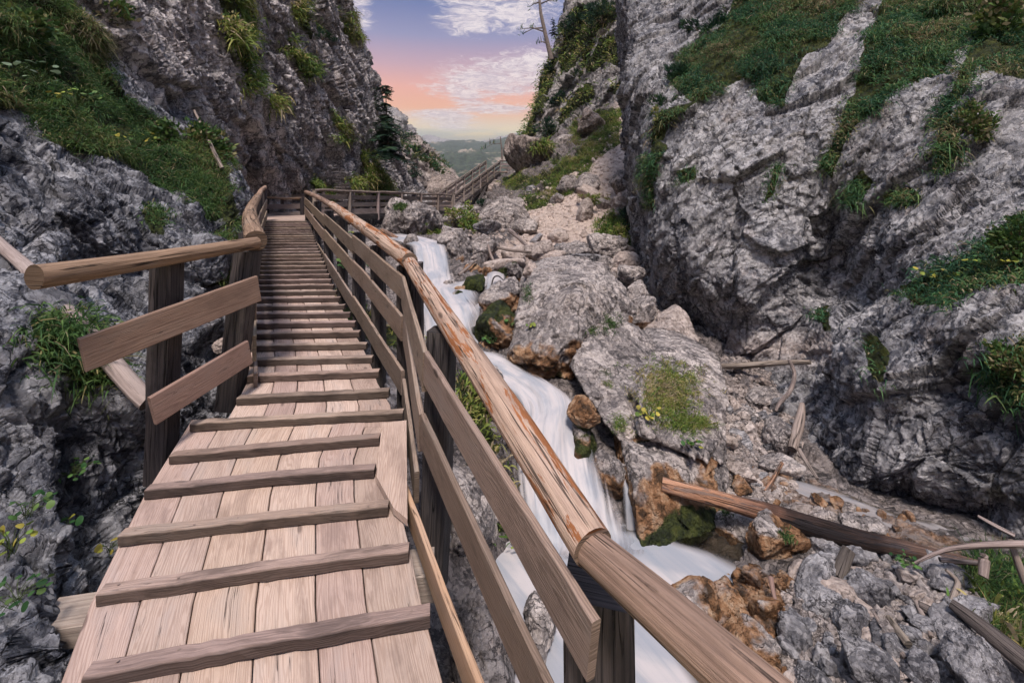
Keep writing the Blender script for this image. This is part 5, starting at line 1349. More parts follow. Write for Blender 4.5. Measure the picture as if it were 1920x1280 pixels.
# gravel too fine to count
def gravel(label, polys, n, size, seed, rust=0, pale=0):
    r = np.random.default_rng(seed); p, nrm = sample_on(GG, NG, polys, 900, r, 8)
    w = 1 / p[:, 1] ** 2; k = r.choice(len(p), min(n, len(p)), replace=False, p=w / w.sum()); p = p[k]
    dirs, f = ICO[2]
    n = len(p); s = size * r.lognormal(0, .5, n) * (p[:, 1] / 5) ** .5
    V = dirs[None] * (1 + r.normal(0, .16, (n, len(dirs), 1))) * (s[:, None] * r.uniform(.5, 1.2, (n, 3)))[:, None] + p[:, None]
    T = f[None] + (np.arange(n) * len(dirs))[:, None, None]
    o = np_mesh('gravel', V.reshape(-1, 3), tris=T.reshape(-1, 3), mat=ROCK_BOULDER, mask=np.tile([[0, rust, pale]], (n * len(dirs), 1)), smooth=False)
    tag(o, label, 'gravel', kind='stuff')
gravel('fine grey gravel between the stones of the near bank', BANK, 9000, .024, 21, 0, .12)
gravel('fine orange gravel in the shallows of the pool', WET, 3000, .018, 22, .62)
gravel('pale gravel strewn over the scree slope', [[(930, 470), (1040, 370), (1080, 330), (1150, 240), (1185, 180), (1195, 300), (1150, 400), (1110, 450), (1000, 500)], [(900, 390), (1040, 335), (1060, 370), (980, 400), (930, 460), (860, 440)]], 4500, .024, 23, 0, .75)
gravel('fine rubble in the dry gully and on its ledges', [[(1355, 640), (1480, 700), (1500, 860), (1480, 930), (1350, 930)], [(1120, 470), (1210, 480), (1240, 600), (1340, 650), (1200, 600)]], 2500, .022, 24, 0, .3)

# ------------------------------------------------------------------ logs and driftwood
def logthing(name, label, path, radii, mat, seed, cat='log', seg=.06, rn=.17, wob=.035, group=None):
    o = sweep(name, [P(*q) for q in path], max(radii) * 2, 0, mat, None, True, seed, radii=radii, rnoise=rn, wob=wob, seg=seg, nsides=14)
    return tag(o, label, cat, group)
DARKLOG = wood_mat('rotting_log', (.135, .115, .105), (.10, .085, .08), (.03, .026, .026), (.19, .165, .155), 24, crack=.03, bumpd=.014, stain=.6)
ORANGE = wood_mat('orange_log', (.50, .29, .19), (.40, .215, .135), (.10, .055, .04), (.46, .33, .27), 24, bark=(.30, .22, .19), bumpd=.014, crack=.03)
tag(sweep('fallen_log', [P(1240, 905, 5.05), P(1400, 953, 4.76), P(1560, 996, 4.45), P(1690, 1026, 4.25), P(1838, 1056, 4.05)], .2, 0, ORANGE, None, True, 6, radii=[.074, .088, .094, .066, .022], rnoise=.13, wob=.02, seg=.035,
      grad=[(0, (1, 1, 1)), (.22, (.9, .85, .8)), (.34, (.45, .42, .44)), (.46, (.07, .075, .10)), (.72, (.07, .075, .10)), (.86, (.32, .36, .44)), (1, (.45, .5, .58))]),
    'fallen log, orange at its broken end and charred black beyond, leaning on the grassy block', 'log')
logthing('fallen_log', 'thin bare log lying level against the foot of the right cliff', [(1354, 689, 8.7), (1440, 684, 8.2), (1520, 679, 7.7)], [.055, .05, .038], WOOD_DRIFT, 7)
logthing('branch', 'crooked pale branch hanging from the thin level log', [(1477, 676, 7.8), (1487, 702, 7.7), (1478, 735, 7.5), (1462, 755, 7.4), (1453, 772, 7.3)], [.025, .03, .032, .03, .018], WOOD_DRIFT, 8, 'branch')
logthing('bleached_log', 'short bleached dead trunk standing at the foot of the right cliff', [(1500, 756, 6.9), (1492, 800, 6.55), (1484, 842, 6.3)], [.035, .075, .06], WOOD_DRIFT, 9, 'dead trunk')
logthing('stick', 'straight orange stick leaning in the side channel', [(1430, 922, 5.6), (1466, 868, 5.9)], [.028, .024], ORANGE, 10, 'stick')
logthing('stick', 'grey stick below the bleached dead trunk', [(1500, 842, 6.3), (1530, 896, 5.8)], [.03, .018], WOOD_DRIFT, 11, 'stick')
logthing('branch', 'long bare branch reaching in from the right edge over the burnt log tail', [(1716, 1056, 3.95), (1770, 1030, 3.9), (1840, 1018, 3.8), (1950, 1014, 3.7)], [.010, .018, .024, .028], WOOD_DRIFT, 12, 'branch')
logthing('branch', 'pale twiggy branch lying under the long bare branch', [(1760, 1043, 4.0), (1830, 1050, 3.95)], [.02, .014], WOOD_DRIFT, 13, 'branch')
logthing('branch', 'dry twig rising at the right edge by the water', [(1826, 966, 4.4), (1858, 984, 4.3), (1895, 1003, 4.2)], [.012, .02, .024], WOOD_DRIFT, 14, 'branch')
logthing('branch', 'dark broken branch propping up the long bare branch', [(1895, 1010, 3.8), (1906, 1045, 3.75), (1920, 1090, 3.7)], [.022, .026, .03], WOOD_FAR, 15, 'branch')
logthing('fallen_log', 'wide dark half-buried log running into the bottom right corner', [(1790, 1140, 3.45), (1850, 1185, 3.3), (1950, 1265, 3.1)], [.035, .055, .07], DARKLOG, 16)
logthing('fallen_log', 'short grey rotting log in the rubble beside the grass', [(1718, 1138, 3.6), (1760, 1160, 3.52), (1812, 1182, 3.45)], [.03, .04, .025], DARKLOG, 17)
logthing('stick', 'upright-looking pale stick on the near rubble', [(1714, 1126, 3.62), (1728, 1158, 3.5), (1742, 1192, 3.38)], [.014, .018, .016], WOOD_DRIFT, 18, 'stick')
logthing('stick', 'long split stick pointing to the bottom edge', [(1642, 1152, 3.55), (1670, 1195, 3.4), (1700, 1236, 3.25)], [.012, .018, .02], WOOD_DRIFT, 19, 'stick')
logthing('stick', 'grey plank-like splinter beside the long split stick', [(1660, 1165, 3.5), (1700, 1215, 3.3)], [.025, .028], WOOD_DRIFT, 20, 'stick')
logthing('stick', 'pale stick lying level at the bottom of the rubble', [(1698, 1213, 3.35), (1785, 1216, 3.3)], [.014, .012], WOOD_DRIFT, 21, 'stick')
logthing('branch', 'curved root arching over the rubble beside the grass clump', [(1775, 1062, 3.9), (1798, 1085, 3.85), (1792, 1110, 3.75), (1784, 1132, 3.65)], [.012, .02, .022, .022], WOOD_DRIFT, 22, 'root')
logthing('stick', 'dark red stick standing in the wet orange stones', [(1446, 1088, 3.95), (1450, 1120, 3.85), (1464, 1172, 3.65)], [.022, .018, .01], WOOD_BOARD_WARM, 23, 'stick')
logthing('stump', 'squat mossy stump of a post set in the near rubble', [(1572, 1090, 3.95), (1590, 1036, 4.05)], [.06, .055, ], DARKLOG, 24, 'stump', rn=.16)
logthing('stump', 'small bleached upright stub at the edge of the grass clump', [(1836, 1084, 3.75), (1838, 1050, 3.8), (1836, 1042, 3.8)], [.03, .035, .015], WOOD_DRIFT, 25, 'stump')
logthing('stick', 'driftwood stick leaning on the brown rock above the cascade', [(860, 514, 9.7), (896, 490, 10.1)], [.03, .024], WOOD_DRIFT, 26, 'stick')
logthing('stick', 'upright pale driftwood in front of the grey boulder', [(914, 458, 10.6), (920, 478, 10.4), (931, 502, 10.1)], [.03, .035, .025], WOOD_DRIFT, 27, 'stick')
logthing('stick', 'level driftwood pole among the stones above the side stream', [(934, 464, 11), (960, 470, 10.9), (994, 475, 10.8)], [.03, .035, .03], WOOD_DRIFT, 28, 'stick')
logthing('stick', 'thick driftwood pole slanting down the foot of the scree', [(957, 430, 13.5), (990, 463, 12.4)], [.06, .05], WOOD_DRIFT, 29, 'stick')
logthing('branch', 'dark arched twig over the curtain of water', [(921, 534, 8.9), (926, 518, 9.0), (936, 515, 9.0), (947, 524, 8.9)], [.014, .014, .014, .01], WOOD_POST, 30, 'twig')
logthing('stick', 'orange broken wood beside the top of the stream', [(714, 434, 12.2), (745, 448, 11.8)], [.06, .04], ORANGE, 31, 'stick')
logthing('fallen_log', 'bleached log slanting down the rocks behind the short splayed railing', [(-60, 400, 4.5), (0, 455, 4.05), (85, 545, 3.6), (160, 618, 3.28), (290, 752, 3.05)], [.05, .05, .055, .06, .06], WOOD_FAR, 32)
logthing('pole', 'thin pale pole leaning in the grass under the left wall', [(368, 205, 8.6), (390, 260, 8.2), (414, 314, 7.9)], [.02, .028, .034], WOOD_DRIFT, 33, 'pole')

# ------------------------------------------------------------------ grass on ledges and slopes
grass_patch('grass', 'long shaggy grass hanging over the rock shelf beside the short splayed railing', GL, NL, LV['left'], 440, .17, .011, GREENS, 1, per=14, droop=.95, spread=.07)
grass_patch('grass', 'grass tufts in the cracks of the wall above the landing', GW, NW, LV['wall'], 150, .35, .04, GREENS_Y, 2, per=9, droop=.8, spread=.16)
grass_patch('grass', 'dark hanging grass mats draped down the right cliff', GR, NR, LV['right'], 300, .165, .016, GREENS_D, 3, per=13, droop=1.0, spread=.09)
grass_patch('grass', 'green and ochre turf streaks on the far right crag', GF, NF, LV['far'], 5, .5, .10, GREENS_Y, 4, per=8, droop=.7, spread=.35)
grass_patch('grass', 'grass and weeds on the scree slope and along the stream banks', GG, NG, LV['floor'], 90, .22, .022, GREENS_Y, 5, per=11, droop=.55, spread=.10)
grass_patch('grass', 'bushy ridge plants along the edge of the pale bare face', GP, NP, [[(742, 248), (775, 262), (800, 285), (846, 326), (830, 336), (788, 304), (750, 272)]], 3.5, .5, .12, GREENS_D, 6, per=9, droop=.3, spread=.35)
grass_patch('grass', 'dense tall clump of dark grass by the bottom right driftwood', GG, NG, [[(1800, 1085), (1850, 1055), (2050, 1080), (2050, 1260), (1930, 1235), (1835, 1190)]], 300, .34, .006, GREENS, 7, per=24, droop=.7, spread=.06)

from mathutils.bvhtree import BVHTree
def bvh_of(name_filter):
    out = []
    for o in list(C.objects):
        if o.type == 'MESH' and name_filter(o):
            me = o.data; V = np.zeros(len(me.vertices) * 3, np.float32); me.vertices.foreach_get('co', V); V = V.reshape(-1, 3) + np.array(o.location)
            out.append((V, [tuple(p.vertices) for p in me.polygons]))
    Vs, Fs, off = [], [], 0
    for v, f in out: Vs.append(v); Fs += [tuple(i + off for i in q) for q in f]; off += len(v)
    return BVHTree.FromPolygons(np.concatenate(Vs).tolist(), Fs)
BT = bvh_of(lambda o: o.name.split('.')[0] in ('boulder', 'rock'))
def hit(x, y):
    h = BT.ray_cast(Vector((0, 0, 0)), P(x, y, 1).normalized())
    return h[0], h[1]
def tuft_on(name, label, pix, n, r_px, length, width, pal, seed, per=14, droop=.7, cat='grass tuft', mat=None, spread=.03):
    """a tuft or cushion rooted on the boulder below that spot"""
    r = np.random.default_rng(seed); pts, nn = [], []
    for _ in range(n * 4):
        x, y = pix[0] + r.normal(0, r_px[0]), pix[1] + r.normal(0, r_px[1])
        h, q = hit(x, y)
        if h is not None: pts.append(tuple(h)); nn.append(tuple(q))
        if len(pts) >= n: break
    if not pts: return
    p = np.array(pts); md = np.median(p[:, 1]); ok = np.abs(p[:, 1] - md) < .8; p = p[ok]; nn = np.array(nn)[ok]
    v, q, c = blades(p, nn, length * r.uniform(.6, 1.2, len(p)), width, r, pal, per=per, droop=droop, spread=spread)
    loc = p.mean(0); o = np_mesh(name, v, q, mat=mat or GRASS, col=c, loc=loc); return tag(o, label, cat)
tuft_on('grass_tuft', 'large patch of green and ochre grass on the face of the pale block', (1252, 735), 800, (27, 25), .11, .008, GREENS_Y, 1, 13, cat='grass patch')
tuft_on('grass_tuft', 'straw-edged grass along the lower side of the big grass patch', (1285, 795), 170, (24, 8), .12, .007, GREENS_Y, 2, 12)
tuft_on('grass_tuft', 'small hanging tuft right of the big grass patch', (1308, 792), 70, (7, 6), .11, .007, GREENS_Y, 3, 12)
tuft_on('grass_tuft', 'green cushion in the notch between the huge boulder and the leaning slab', (1146, 606), 55, (8, 9), .10, .008, GREENS, 4, 12)
tuft_on('grass_tuft', 'round moss cushion just left of the notch', (1112, 622), 40, (7, 5), .06, .008, GREENS, 5, 12)
tuft_on('grass_tuft', 'small moss dot on the upper leaning slab', (1137, 697), 14, (3, 3), .04, .007, GREENS, 6, 12)
tuft_on('grass_tuft', 'small ochre cushion lower on the leaning slab', (1140, 721), 20, (4, 4), .05, .007, GREENS_Y, 7, 12)
tuft_on('grass_tuft', 'pale dry tuft at the lower corner of the leaning slab', (1162, 792), 30, (5, 8), .12, .007, GREENS_Y, 8, 12)
tuft_on('grass_tuft', 'bushy green and ochre tuft on the dark-footed boulder by the stream top', (812, 448), 130, (11, 9), .30, .022, GREENS_Y, 9, 13)
tuft_on('grass_tuft', 'small dark plants on the left shoulder of the huge boulder', (992, 552), 30, (6, 9), .08, .010, GREENS_D, 10, 12)
tuft_on('grass_tuft', 'grass on top of the big brown boulder', (1018, 275), 60, (10, 7), .55, .06, GREENS_Y, 11, 12, spread=.2)
tuft_on('grass_tuft', 'low green sprigs on the pink-topped rock behind the pool', (1362, 958), 30, (10, 5), .07, .008, GREENS, 12, 12)
tuft_on('grass_tuft', 'tiny green plant on the dark side of the brown boulder', (1470, 1004), 40, (5, 4), .05, .007, GREENS, 13, 10)
tuft_on('grass_tuft', 'small cushion on top of the round grey boulder', (752, 388), 90, (5, 3), .14, .02, GREENS, 14, 12)

def leaf_plant(name, label, root, n, size, spread, pal, seed, stem=.12, cat='plant', flat=.5):
    """rosette of broad leaves on thin stalks"""
    r = np.random.default_rng(seed); parts_v, parts_q, parts_c, off = [], [], [], 0
    sv, sq, so = [], [], 0
    root = np.array(root)
    for k in range(n):
        az = r.uniform(0, 2 * math.pi); rad = spread * math.sqrt(r.uniform(.02, 1)); h = stem * r.uniform(.5, 1.25)
        c = root + np.array([math.cos(az) * rad, math.sin(az) * rad, h])
        s = size * r.uniform(.55, 1.25)
        d = np.array([math.cos(az), math.sin(az), r.uniform(-.5, .3)]); d /= np.linalg.norm(d)
        nrm = np.array([0, -.35, 1]) + r.normal(0, flat, 3); nrm -= d * (nrm @ d); nrm /= np.linalg.norm(nrm); sd_ = np.cross(nrm, d)
        a = np.linspace(0, 2 * math.pi, 9)[:-1]
        V = np.array([c + d * s * (.55 + .55 * math.cos(t)) + sd_ * s * .55 * math.sin(t) * (1.1 - .25 * math.cos(t)) - nrm * s * .10 * abs(math.sin(t)) for t in a] + [c + d * s * .5 + nrm * s * .06])
        T = [(8, i, (i + 1) % 8) for i in range(8)]
        parts_v.append(V); parts_q += [tuple(x + off for x in q) for q in T]; off += 9
        parts_c.append(np.tile(pal[r.integers(len(pal))] * r.uniform(.75, 1.25), (9, 1)))
        v, q = sweep_raw([root + r.normal(0, .01, 3), (root + c) / 2 + np.array([0, 0, .02]), c], [size * .05] * 3, ns=4)
        sv.append(v); sq.append(q + so); so += len(v)
    t = thing(name, label, cat, root)
    np_mesh('leaves', np.concatenate(parts_v), tris=np.array(parts_q), mat=LEAF, col=np.concatenate(parts_c), parent=t)
    vv = np.concatenate(sv); np_mesh('stems', vv, np.concatenate(sq), mat=LEAF, col=np.tile([[.06, .09, .03]], (len(vv), 1)), parent=t)
    return t
YEL = np.array([(.30, .30, .05), (.22, .28, .05), (.12, .20, .04), (.38, .33, .07)]); GRN = np.array([(.03, .09, .03), (.05, .12, .04), (.07, .15, .04), (.10, .17, .05)])
def leaf_at(label, px, n, size, spread, pal, seed, d=None, stem=.08, name='leafy_plant'):
    if d is None:
        h, q = hit(*px)
        if h is None: return
        root = h + q * .01
    else: root = P(px[0], px[1], d)
    leaf_plant(name, label, root, n, size, spread, pal, seed, stem)
leaf_at('yellow-leaved plant below the big grass patch on the pale block', (1216, 782), 22, .045, .12, YEL, 1)
leaf_at('green and yellow plant low on the grassy block', (1296, 838), 18, .040, .10, np.concatenate([YEL, GRN]), 2)
leaf_at('pale green sprig on the dark wet mossy rock', (924, 642), 16, .045, .13, GRN, 3)
leaf_at('grey-green plant on the flank of the mossy brown boulder', (958, 612), 12, .05, .10, GRN, 4)
leaf_at('tiny yellow sprig at the edge of the huge boulder', (992, 618), 8, .04, .07, YEL, 5)
leaf_at('bright green sprig among the near rubble', (1697, 1058), 30, .028, .09, GRN, 6, 4.0, .05)
leaf_at('plant with round yellowish leaves at the left edge beside the ramp', (22, 1036), 16, .032, .08, YEL, 7, 2.12, .09)
leaf_at('broad dark leaved plant in the rocks left of the ramp', (48, 968), 14, .034, .11, GRN, 8, 2.3, .06)
leaf_at('low dark plant with small leaves at the left edge near the cross beam', (30, 1130), 22, .028, .12, GRN * .8, 9, 1.95, .05)
leaf_at('single green and yellow leaf sprig on the rock ledge beside the ramp', (128, 992), 6, .038, .05, np.concatenate([GRN, YEL]), 10, 2.6, .05)
leaf_at('small yellow-green sprig tight against the ramp edge', (205, 1036), 9, .034, .06, np.concatenate([GRN, YEL]), 11, 2.75, .05)
leaf_at('small green plant on the dark rocks below the short railing', (135, 890), 24, .03, .14, GRN, 12, 2.9, .05)
leaf_at('tall yellow flowering weed on the grassy shelf', (145, 198), 26, .05, .28, np.concatenate([YEL, GRN]), 13, 6.0, .18)
leaf_at('row of broad pale leaves on the grassy shelf', (75, 155), 12, .085, .35, np.array([(.16, .22, .14), (.12, .18, .11)]), 14, 5.8, .2)
leaf_at('leafy weed with yellow edges among the shelf grass', (262, 275), 26, .05, .30, np.concatenate([YEL, GRN]), 15, 6.9, .16)
leaf_at('pale leaved weed among the dark grass of the right cliff', (1760, 528), 24, .05, .25, np.concatenate([YEL, GRN]), 16, 6.0, .14)
leaf_at('yellowing weed in the grass at the right cliff ledge', (1862, 505), 22, .05, .25, np.concatenate([YEL, GRN]), 17, 5.4, .14)
leaf_at('green plant poking through the railing by the upper battens', (650, 455), 18, .07, .22, np.concatenate([YEL, GRN]), 18, 8.2, .15)
leaf_at('green fern-like plant behind the boards by the middle battens', (664, 512), 26, .06, .22, GRN, 19, 6.5, .15)

# ------------------------------------------------------------------ shrubs and trees
def shrub(label, c, rx, rz, d, seed, kind='pine', n=220, dark=1.0, name='shrub', ln=None):
    """dwarf pine or leafy bush: woody stems with needle tufts or leaves on twigs"""
    r = np.random.default_rng(seed); base = np.array(P(c[0], c[1] + rz * .8, d)); RX, RZ = rx / F * d, rz / F * d
    ctr = np.array(P(c[0], c[1], d))
    lob = [ctr + r.normal(0, 1, 3) * np.array([RX, RX * .6, RZ]) * .42 for _ in range(7)]
    sv, sq, so = [], [], 0; tips = []
    for L in lob:
        v, q = sweep_raw([base, (base + L) / 2 + r.normal(0, .08 * RX, 3), L], [RX * .035, RX * .025, RX * .012], ns=5); sv.append(v); sq.append(q + so); so += len(v)
    P_ = np.array([lob[r.integers(7)] + (lambda u: u / np.linalg.norm(u) * r.uniform(.5, 1) ** .5)(r.normal(0, 1, 3)) * np.array([RX, RX * .7, RZ]) * r.uniform(.25, .55) for _ in range(n)])
    Nn = P_ - ctr; Nn /= np.linalg.norm(Nn, axis=1, keepdims=True) + 1e-6
    L0 = ln or (.16 * (RX + RZ))
    if kind == 'pine':
        pal = np.array([(.010, .030, .020), (.014, .042, .024), (.020, .055, .028), (.030, .070, .032), (.045, .085, .035), (.06, .07, .03)]) * dark
        v, q, cc = blades(P_, Nn, L0, L0 * .13, r, pal, per=9, droop=.1, stiff=.9, spread=L0 * .12)
    else:
        pal = (GREENS_Y if kind == 'leaf' else GREENS) * dark
        v, q, cc = blades(P_, Nn, L0 * .75, L0 * .30, r, pal, per=6, droop=.35, stiff=.7, spread=L0 * .3)
    t = thing(name, label, 'shrub' if name == 'shrub' else name.replace('_', ' '), base)
    np_mesh('foliage', v, q, mat=LEAF, col=cc, parent=t)
    vv = np.concatenate(sv); np_mesh('stem', vv, np.concatenate(sq), mat=BARK, col=np.tile([[.07, .055, .045]], (len(vv), 1)), parent=t)
    return t
SH = [
 ('dark dwarf pine at the upper left end of the right cliff grass', (1285, 140), 34, 32, 11.6, 1, 'pine', 260), ('dwarf pine topping the right cliff edge', (1345, 60), 40, 34, 12.2, 2, 'pine', 260),
 ('dwarf pine highest on the right cliff at the picture edge', (1392, 12), 34, 26, 12.6, 3, 'pine', 220), ('blue-green pine bush below the dwarf pines on the prow', (1240, 208), 30, 26, 11.2, 4, 'pine', 200),
 ('small dark bush beside the pale wall under the prow', (1300, 178), 22, 16, 10.8, 5, 'pine', 150),
 ('round dark bush clinging to the skyline of the far crag', (1042, 120), 24, 22, 47, 6, 'pine', 180), ('dark bush high on the far crag', (1082, 34), 26, 20, 44.5, 7, 'pine', 180),
 ('wide dark bush at the top of the far crag', (1130, 25), 34, 26, 40.5, 8, 'pine', 220), ('dark bush in the middle of the far crag', (1090, 155), 24, 20, 41.5, 9, 'pine', 170),
 ('bush low on the far crag', (1046, 182), 20, 20, 43.5, 10, 'pine', 150), ('dark bush at the foot of the far crag', (1026, 240), 22, 22, 42, 11, 'pine', 160),
 ('green bush right of the far crag crest', (1160, 75), 22, 18, 38, 12, 'leaf', 150),
 ('dense dark green bush above the flat grey slab', (1178, 408), 26, 24, 14.6, 13, 'pine', 240), ('lighter bush under the dense dark one', (1160, 435), 24, 18, 14, 14, 'leaf', 160),
 ('yellow-green leafy shrub under the staircase foot', (862, 402), 26, 20, 16.0, 15, 'leaf', 170), ('second leafy shrub beside the staircase foot', (880, 415), 22, 20, 15.5, 16, 'leaf', 150),
 ('low yellow shrub between the walkway boulder and the stream rocks', (832, 425), 16, 10, 15.2, 17, 'leaf', 80), ('dark bush in the shade below the staircase', (908, 388), 16, 16, 28, 18, 'pine', 120),
 ('bush on the skyline beside the tall spruce', (700, 190), 14, 22, 29, 19, 'pine', 150), ('bush above the spruce on the wall edge', (690, 155), 12, 16, 28.5, 20, 'pine', 120),
 ('dark shrub at the wall foot behind the spruce', (764, 256), 13, 10, 47, 21, 'pine', 120), ('ridge bush on the pale face, upper', (784, 276), 13, 10, 50, 22, 'pine', 120), ('ridge bush on the pale face, middle', (806, 294), 13, 9, 53, 23, 'pine', 110),
 ('ridge bush on the pale face, lowest', (829, 317), 12, 7, 57, 24, 'pine', 100), ('small bush clinging to the pale bare face', (776, 325), 12, 14, 43, 25, 'pine', 80),
 ('leafy shrub growing on the shelf beside the upper railing', (372, 275), 48, 48, 8.3, 26, 'green', 320), ('low shrub under the leafy shelf shrub', (400, 350), 34, 34, 8.6, 27, 'green', 220),
 ('fringe of shrub against the upper left wall', (160, 30), 60, 50, 8.6, 28, 'green', 260), ('dark shrub at the upper left picture corner', (40, 60), 70, 60, 6.6, 29, 'green', 320),
 ('little pine growing out of the left wall top', (605, 68), 22, 10, 18.5, 30, 'pine', 110), ('shrub hanging in the dark fissure of the left wall', (430, 60), 20, 40, 12.8, 31, 'green', 170),
 ('dark shrub in the right upper corner', (1880, 60), 70, 70, 8.6, 32, 'green', 320), ('dark trailing shrub beneath the right upper corner', (1820, 240), 36, 44, 7.2, 33, 'green', 220),
 ('dark shrub on the right edge ledge', (1900, 450), 50, 34, 5.4, 34, 'green', 260), ('dark trailing shrub at the right edge above the pool', (1910, 690), 50, 50, 4.8, 35, 'green', 280),
 ('green bush on the scree under the long leaning slab', (1140, 378), 14, 14, 18, 36, 'leaf', 90), ('ochre bush on the scree beside the upright pale stone', (1108, 372), 18, 12, 17.5, 37, 'leaf', 90), ('green bush below the lodged dark boulder', (1140, 220), 22, 10, 29, 38, 'leaf', 110),
 ('tufty bush on the edge of the steep prow', (1236, 235), 14, 30, 10.8, 39, 'leaf', 130), ('bush at the foot of the prow edge', (1215, 320), 10, 30, 11.2, 40, 'green', 110),
]
for lab, c, rx, rz, dd, sd_, kd, nn in SH: shrub(lab, c, rx, rz, dd, sd_, kd, nn)

def conifer(name, label, foot, top, seed, spread, bare=.0, lean=0, dens=1.0, droop=.35, sparse_top=.0, dark=1.0):
    r = np.random.default_rng(seed); a, b = np.array(P(*foot)), np.array(P(*top)); H = np.linalg.norm(b - a); ax = (b - a) / H
    tr = [a + ax * H * s + r.normal(0, .004 * H, 3) * (s < 1) for s in np.linspace(0, 1, 7)]
    t = thing(name, label, 'tree', a)
    R0 = H * .016
    v, q = sweep_raw(tr, np.linspace(R0, R0 * .2, 7), ns=8)
    np_mesh('trunk', v, q, mat=BARK, col=np.tile([[.11, .09, .08]], (len(v), 1)), parent=t)
    V, Q, Cc, off, BV, BQ, bo = [], [], [], 0, [], [], 0
    nl = int(26 * dens)
    for k in range(nl):
        s = bare + (1 - bare) * (k + r.uniform(0, .8)) / nl
        if sparse_top and s > sparse_top and r.random() < .45: continue
        ln = spread * H * (1 - (s - bare) / (1 - bare + 1e-6)) ** .8 + .03 * H
        if sparse_top and s > sparse_top: ln = spread * H * .45 * r.uniform(.5, 1.2)
        for j in range(r.integers(4, 7)):
            az = r.uniform(0, 2 * math.pi); l = ln * r.uniform(.6, 1.15); dr = droop * r.uniform(.5, 1.4)
            o = a + ax * H * s; hd = np.array([math.cos(az), math.sin(az), 0])
            pts = [o + hd * l * u + np.array([0, 0, 1]) * (.10 * l * u - dr * l * u * u) for u in (0, .35, .7, 1)]
            v, q = sweep_raw(pts, [R0 * .28, R0 * .2, R0 * .13, R0 * .05], ns=4); BV.append(v); BQ.append(q + bo); bo += len(v)
            m = 9
            for i in range(m):
                u = .12 + .88 * i / (m - 1); p = o + hd * l * u + np.array([0, 0, 1]) * (.10 * l * u - dr * l * u * u)
                for sg in (-1, 1):
                    sdv = np.cross(hd, [0, 0, 1]) * sg + hd * .55 + np.array([0, 0, r.uniform(-.55, .1)]); sdv /= np.linalg.norm(sdv)
                    w = l * (.34 - .20 * u) * r.uniform(.6, 1.2) + .015 * H
                    e = p + sdv * w; tp = hd * w * .20 + np.array([0, 0, -w * .10])
                    V += [p - tp, p + tp, e + tp * .3, e - tp * .3]; Q.append((off, off + 1, off + 2, off + 3)); off += 4
                    c = np.array([(.012, .034, .024), (.018, .048, .030), (.026, .062, .034), (.040, .075, .036)][r.integers(4)]) * dark * r.uniform(.8, 1.2); Cc += [c] * 4
    bv = np.concatenate(BV); np_mesh('branches', bv, np.concatenate(BQ), mat=BARK, col=np.tile([[.09, .075, .065]], (len(bv), 1)), parent=t)
    np_mesh('crown', np.array(V), np.array(Q), mat=LEAF, col=np.array(Cc), parent=t)
    return t
conifer('spruce_tree', 'tall dark spruce with a thin bare top standing at the edge of the left wall', (730, 300, 23.0), (722, 160, 22.8), 1, .30, .05, dens=1.45, sparse_top=.62, droop=.45)
conifer('pine_tree', 'small bent pine on the pale face beyond the walkway', (775, 340, 42), (772, 298, 42), 2, .30, .25, dens=.5)
conifer('pine_tree', 'slender young pine beside the leaning dead tree on the skyline', (1041, 74, 47), (1036, 33, 47), 3, .26, .2, dens=.55, droop=.1)
conifer('spruce_tree', 'short spruce on the skyline left of the tall spruce', (704, 210, 26), (706, 168, 26), 4, .30, .05, dens=.7)
conifer('spruce_tree', 'small spruce at the very top of the far right crag', (1166, 30, 39), (1158, -30, 39), 5, .24, .1, dens=.8)
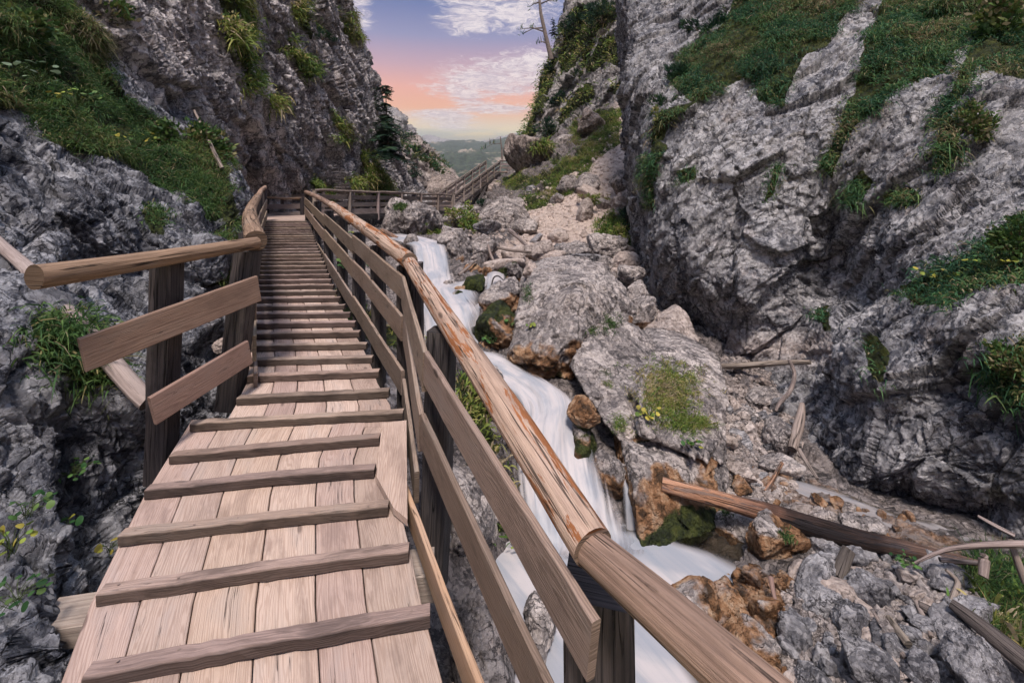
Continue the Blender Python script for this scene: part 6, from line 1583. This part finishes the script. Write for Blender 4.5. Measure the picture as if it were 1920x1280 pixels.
def snag(label, path, radii, twigs, seed, name='dead_tree'):
    r = np.random.default_rng(seed); pts = [np.array(P(*q)) for q in path]; t = thing(name, label, 'dead tree', pts[0])
    v, q = sweep_raw(pts, radii, ns=8); np_mesh('trunk', v, q, mat=BARK, col=np.tile([[.20, .165, .15]], (len(v), 1)), parent=t)
    BV, BQ, bo, tips = [], [], 0, []
    for (s, dx, dz, l) in twigs:
        i = s * (len(pts) - 1); k = min(int(i), len(pts) - 2); o = pts[k] + (pts[k + 1] - pts[k]) * (i - k)
        e = o + np.array([dx, r.uniform(-.3, .3), dz]) * l; m = (o + e) / 2 + np.array([0, 0, .12 * l])
        v, q = sweep_raw([o, m, e], [radii[0] * .35, radii[0] * .22, radii[0] * .08], ns=5); BV.append(v); BQ.append(q + bo); bo += len(v); tips += [m, e]
    bv = np.concatenate(BV); np_mesh('branches', bv, np.concatenate(BQ), mat=BARK, col=np.tile([[.17, .14, .13]], (len(bv), 1)), parent=t)
    tp = np.array(tips); v, q, c = blades(tp, np.tile([0, 0, .4], (len(tp), 1)), .7, .07, r, GREENS_D * .9, per=7, droop=.2, spread=.15)
    np_mesh('needles', v, q, mat=LEAF, col=c, parent=t)
snag('tall leaning almost bare tree on the skyline of the right crag', [(1034, 112, 46.5), (1022, 62, 46.5), (1014, 25, 46.5), (1009, -25, 46.5)], [.26, .21, .17, .08], [(.35, -1, .1, 2.6), (.42, -1, -.2, 2.2), (.78, 1, .1, 1.6), (.8, -1, -.3, 1.0), (.86, 1, -.2, 1.6), (.2, -1, .1, 1.0)], 1)
snag('slim dead snag behind the top of the staircase', [(942, 304, 41), (941, 282, 41), (938, 256, 41)], [.10, .08, .04], [(.75, -1, -.35, 1.6)], 2)
logthing('fallen_log', 'reddish broken trunk leaning on the rock behind the level walkway', [(758, 362, 30), (745, 332, 31)], [.22, .12], WOOD_BOARD_WARM, 41, seg=.3)

# ------------------------------------------------------------------ the air
def build_haze():
    m = bpy.data.materials.new('valley_air'); m.use_nodes = True; t = NT(m.node_tree); t.n.clear()
    o = t.node('ShaderNodeOutputMaterial'); v = t.node('ShaderNodeVolumePrincipled')
    v.inputs['Color'].default_value = (.78, .84, .90, 1); v.inputs['Density'].default_value = .00028; v.inputs['Anisotropy'].default_value = .2
    t.l.new(v.outputs[0], o.inputs['Volume'])
    me = bpy.data.meshes.new('haze'); bm = bmesh.new(); bmesh.ops.create_cube(bm, size=1); bm.to_mesh(me); bm.free()
    h = bpy.data.objects.new('haze', me); me.materials.append(m); C.objects.link(h)
    h.location = (0, 1150, 40); h.scale = (4200, 2400, 560)
    tag(h, 'thin evening air paling the far hills', 'haze', kind='stuff')
HAZE = True
if HAZE: build_haze()
